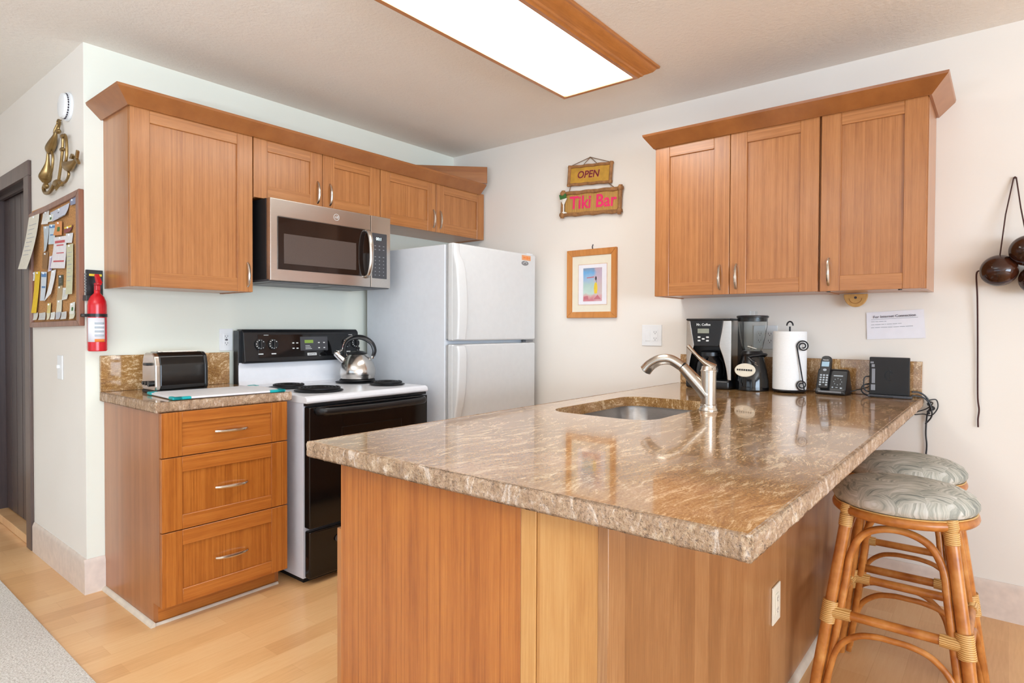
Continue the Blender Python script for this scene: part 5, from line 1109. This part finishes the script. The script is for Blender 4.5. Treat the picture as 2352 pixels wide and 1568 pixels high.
# cable bundle hanging off the end of the peninsula
c = thing('cable_bundle', 'tangled black cables hanging beside the peninsula end on the right wall', 'cable', (-0.03, -2.975, 0.8))
m = M()
m.tube(spline([(-0.06, -2.918, ZC+0.028), (-0.045, -2.945, ZC+0.026), (-0.030, -2.970, ZC+0.004), (-0.022, -2.984, ZC-0.035), (-0.016, -2.972, 0.84), (-0.013, -2.968, 0.76), (-0.012, -2.972, 0.70), (-0.012, -2.966, 0.62), (-0.012, -2.962, 0.54)], 6), 0.0038, 6)
m.tube(spline([(-0.06, -2.918, ZC+0.012), (-0.040, -2.955, ZC+0.006), (-0.026, -2.980, ZC-0.02), (-0.022, -2.990, ZC-0.06), (-0.016, -2.986, 0.83), (-0.013, -2.966, 0.80)], 6), 0.0034, 6)
m.tube(spline([(-0.028, -2.972, ZC-0.01), (-0.018, -3.004, ZC-0.004), (-0.014, -3.010, ZC-0.04), (-0.016, -2.988, ZC-0.075), (-0.025, -2.958, 0.845), (-0.045, -2.93, 0.842), (-0.025, -2.925, 0.848), (-0.016, -2.968, 0.868), (-0.018, -2.992, 0.895), (-0.030, -2.975, 0.905)], 6), 0.0026, 6)
m.tube([(-0.020, -2.986+0.012*math.sin(a*0.7), 0.900-a*0.004) for a in range(14)], 0.0045, 6)
m.build('wires', 'rubber_cord', c)

# ------------------------------------------------------------------ bar stools
def leg_half(z): return 0.133 + (0.652-z)*0.132
def stool(label, loc):
    c = thing('bar_stool', label, 'bar stool', loc, 0, 'rattan bar stools')
    m = M(); m.lathe([(0, 0.652), (0.185, 0.652), (0.197, 0.658), (0.204, 0.670), (0.203, 0.684), (0.192, 0.700), (0.165, 0.714), (0.12, 0.724), (0.06, 0.729), (0, 0.730)], (0, 0, 0), 48); m.build('seat_cushion', 'fabric', c, local=True, angle=80)
    m = M(); m.tube([(0.1885*math.cos(a*PI/24), 0.1885*math.sin(a*PI/24), 0.637) for a in range(48)], 0.016, 12, closed=True); m.build('seat_rim', 'rattan', c, local=True)
    m = M(); m.tube([(0.1965*math.cos(a*PI/30), 0.1965*math.sin(a*PI/30), 0.6525) for a in range(60)], 0.003, 6, closed=True); m.build('piping', 'binding', c, local=True)
    for sx in (-1, 1):
        for sy in (-1, 1):
            pts = [(sx*leg_half(z), sy*leg_half(z), z) for z in (0.0, 0.15, 0.31, 0.47, 0.628)]
            lg = M().tube(pts, 0.0175, 12).build('leg', 'rattan', c, local=True)
            m = M(); h = leg_half(0.615); m.tube([(sx*leg_half(0.585), sy*leg_half(0.585), 0.585), (sx*h, sy*h, 0.622)], 0.0200, 12)
            m.tube([(sx*0.134, sy*0.134, 0.618), (sx*0.140, sy*0.140, 0.637), (sx*0.136, sy*0.136, 0.656)], 0.0185, 10)
            m.build('cane_binding', 'binding', lg, local=True); m = M()
            h2 = leg_half(0.31); m.tube([(sx*leg_half(0.345), sy*leg_half(0.345), 0.345), (sx*leg_half(0.275), sy*leg_half(0.275), 0.275)], 0.0235, 12)
            for ax in (0, 1):
                e0 = Vector((sx*h2, sy*h2, 0.31)); dv = Vector((-sx, 0, 0)) if ax == 0 else Vector((0, -sy, 0)); m.tube([e0 + dv*0.012, e0 + dv*0.062], [0.021, 0.0185], 12)
            m.build('cane_binding', 'binding', lg, local=True)
    for k in range(4):
        R_ = Matrix.Rotation(k*PI/2, 4, 'Z')
        def W(y, z, ins=0.0): return R_ @ Vector((-(leg_half(z)-ins), y, z))
        h = leg_half(0.31)
        m = M(); m.tube([W(-h, 0.31), W(0, 0.31), W(h, 0.31)], 0.0145, 12); m.build('stretcher', 'rattan', c, local=True)
        # arch above the stretcher, hugging the legs
        up = []
        for z in (0.04, 0.18, 0.31, 0.42, 0.50): up.append((-(leg_half(z)-0.030), z))
        arch = up + [(-0.095, 0.560), (-0.055, 0.588), (0.0, 0.598)]
        full = arch + [(-y, z) for y, z in arch[:-1]][::-1]
        m = M(); m.tube(spline([W(y, z, 0.004) for y, z in full], 5), 0.0115, 10); m.build('side_arch', 'rattan', c, local=True)
        lo = [(-(leg_half(0.01)-0.028), 0.01), (-(leg_half(0.12)-0.032), 0.12), (-(leg_half(0.2)-0.045), 0.205), (-(leg_half(0.25)-0.085), 0.252), (-0.05, 0.268), (0, 0.270)]
        full = lo + [(-y, z) for y, z in lo[:-1]][::-1]
        m = M(); m.tube(spline([W(y, z, -0.004) for y, z in full], 5), 0.0095, 10); m.build('foot_arch', 'rattan', c, local=True)
    return c
stool('nearer rattan bar stool with palm print cushion at the peninsula', (-0.935, -2.985, 0))
stool('rattan bar stool nearest the right wall, half hidden behind the other stool', (-0.460, -2.935, 0))

# ------------------------------------------------------------------ unseen uplighter, added beside the camera to brighten the ceiling
c = thing('added_uplighter', 'added unseen white bowl uplighter that brightens the ceiling, standing on the rug', 'added fill lamp', (-4.3, -2.0, 0.0145))
m = M(); m.lathe([(0, 0.0145), (0.14, 0.0145), (0.14, 0.03), (0.02, 0.045), (0, 0.045)], (-4.3, -2.0, 0), 32); m.build('base', 'nickel', c)
m = M(); m.cyl((-4.3, -2.0, 0.04), (-4.3, -2.0, 1.46), 0.012, n=14); m.build('pole', 'nickel', c)
m = M(); m.lathe([(0.0, 1.455), (0.05, 1.46), (0.13, 1.50), (0.20, 1.58), (0.196, 1.58), (0.128, 1.506), (0.05, 1.467), (0, 1.463)], (-4.3, -2.0, 0), 40); m.build('added_lamp_shade', 'white_plastic', c)

# ------------------------------------------------------------------ rug
c = M().box(-5.6, -2.583, -5.5, 2.3, 0.0, 0.014, 0.005, 2).build('rug', 'rug', None, at=(-4.1, -1.6, 0)); tag(c, 'light grey woven rug at the left edge of the floor', 'rug')
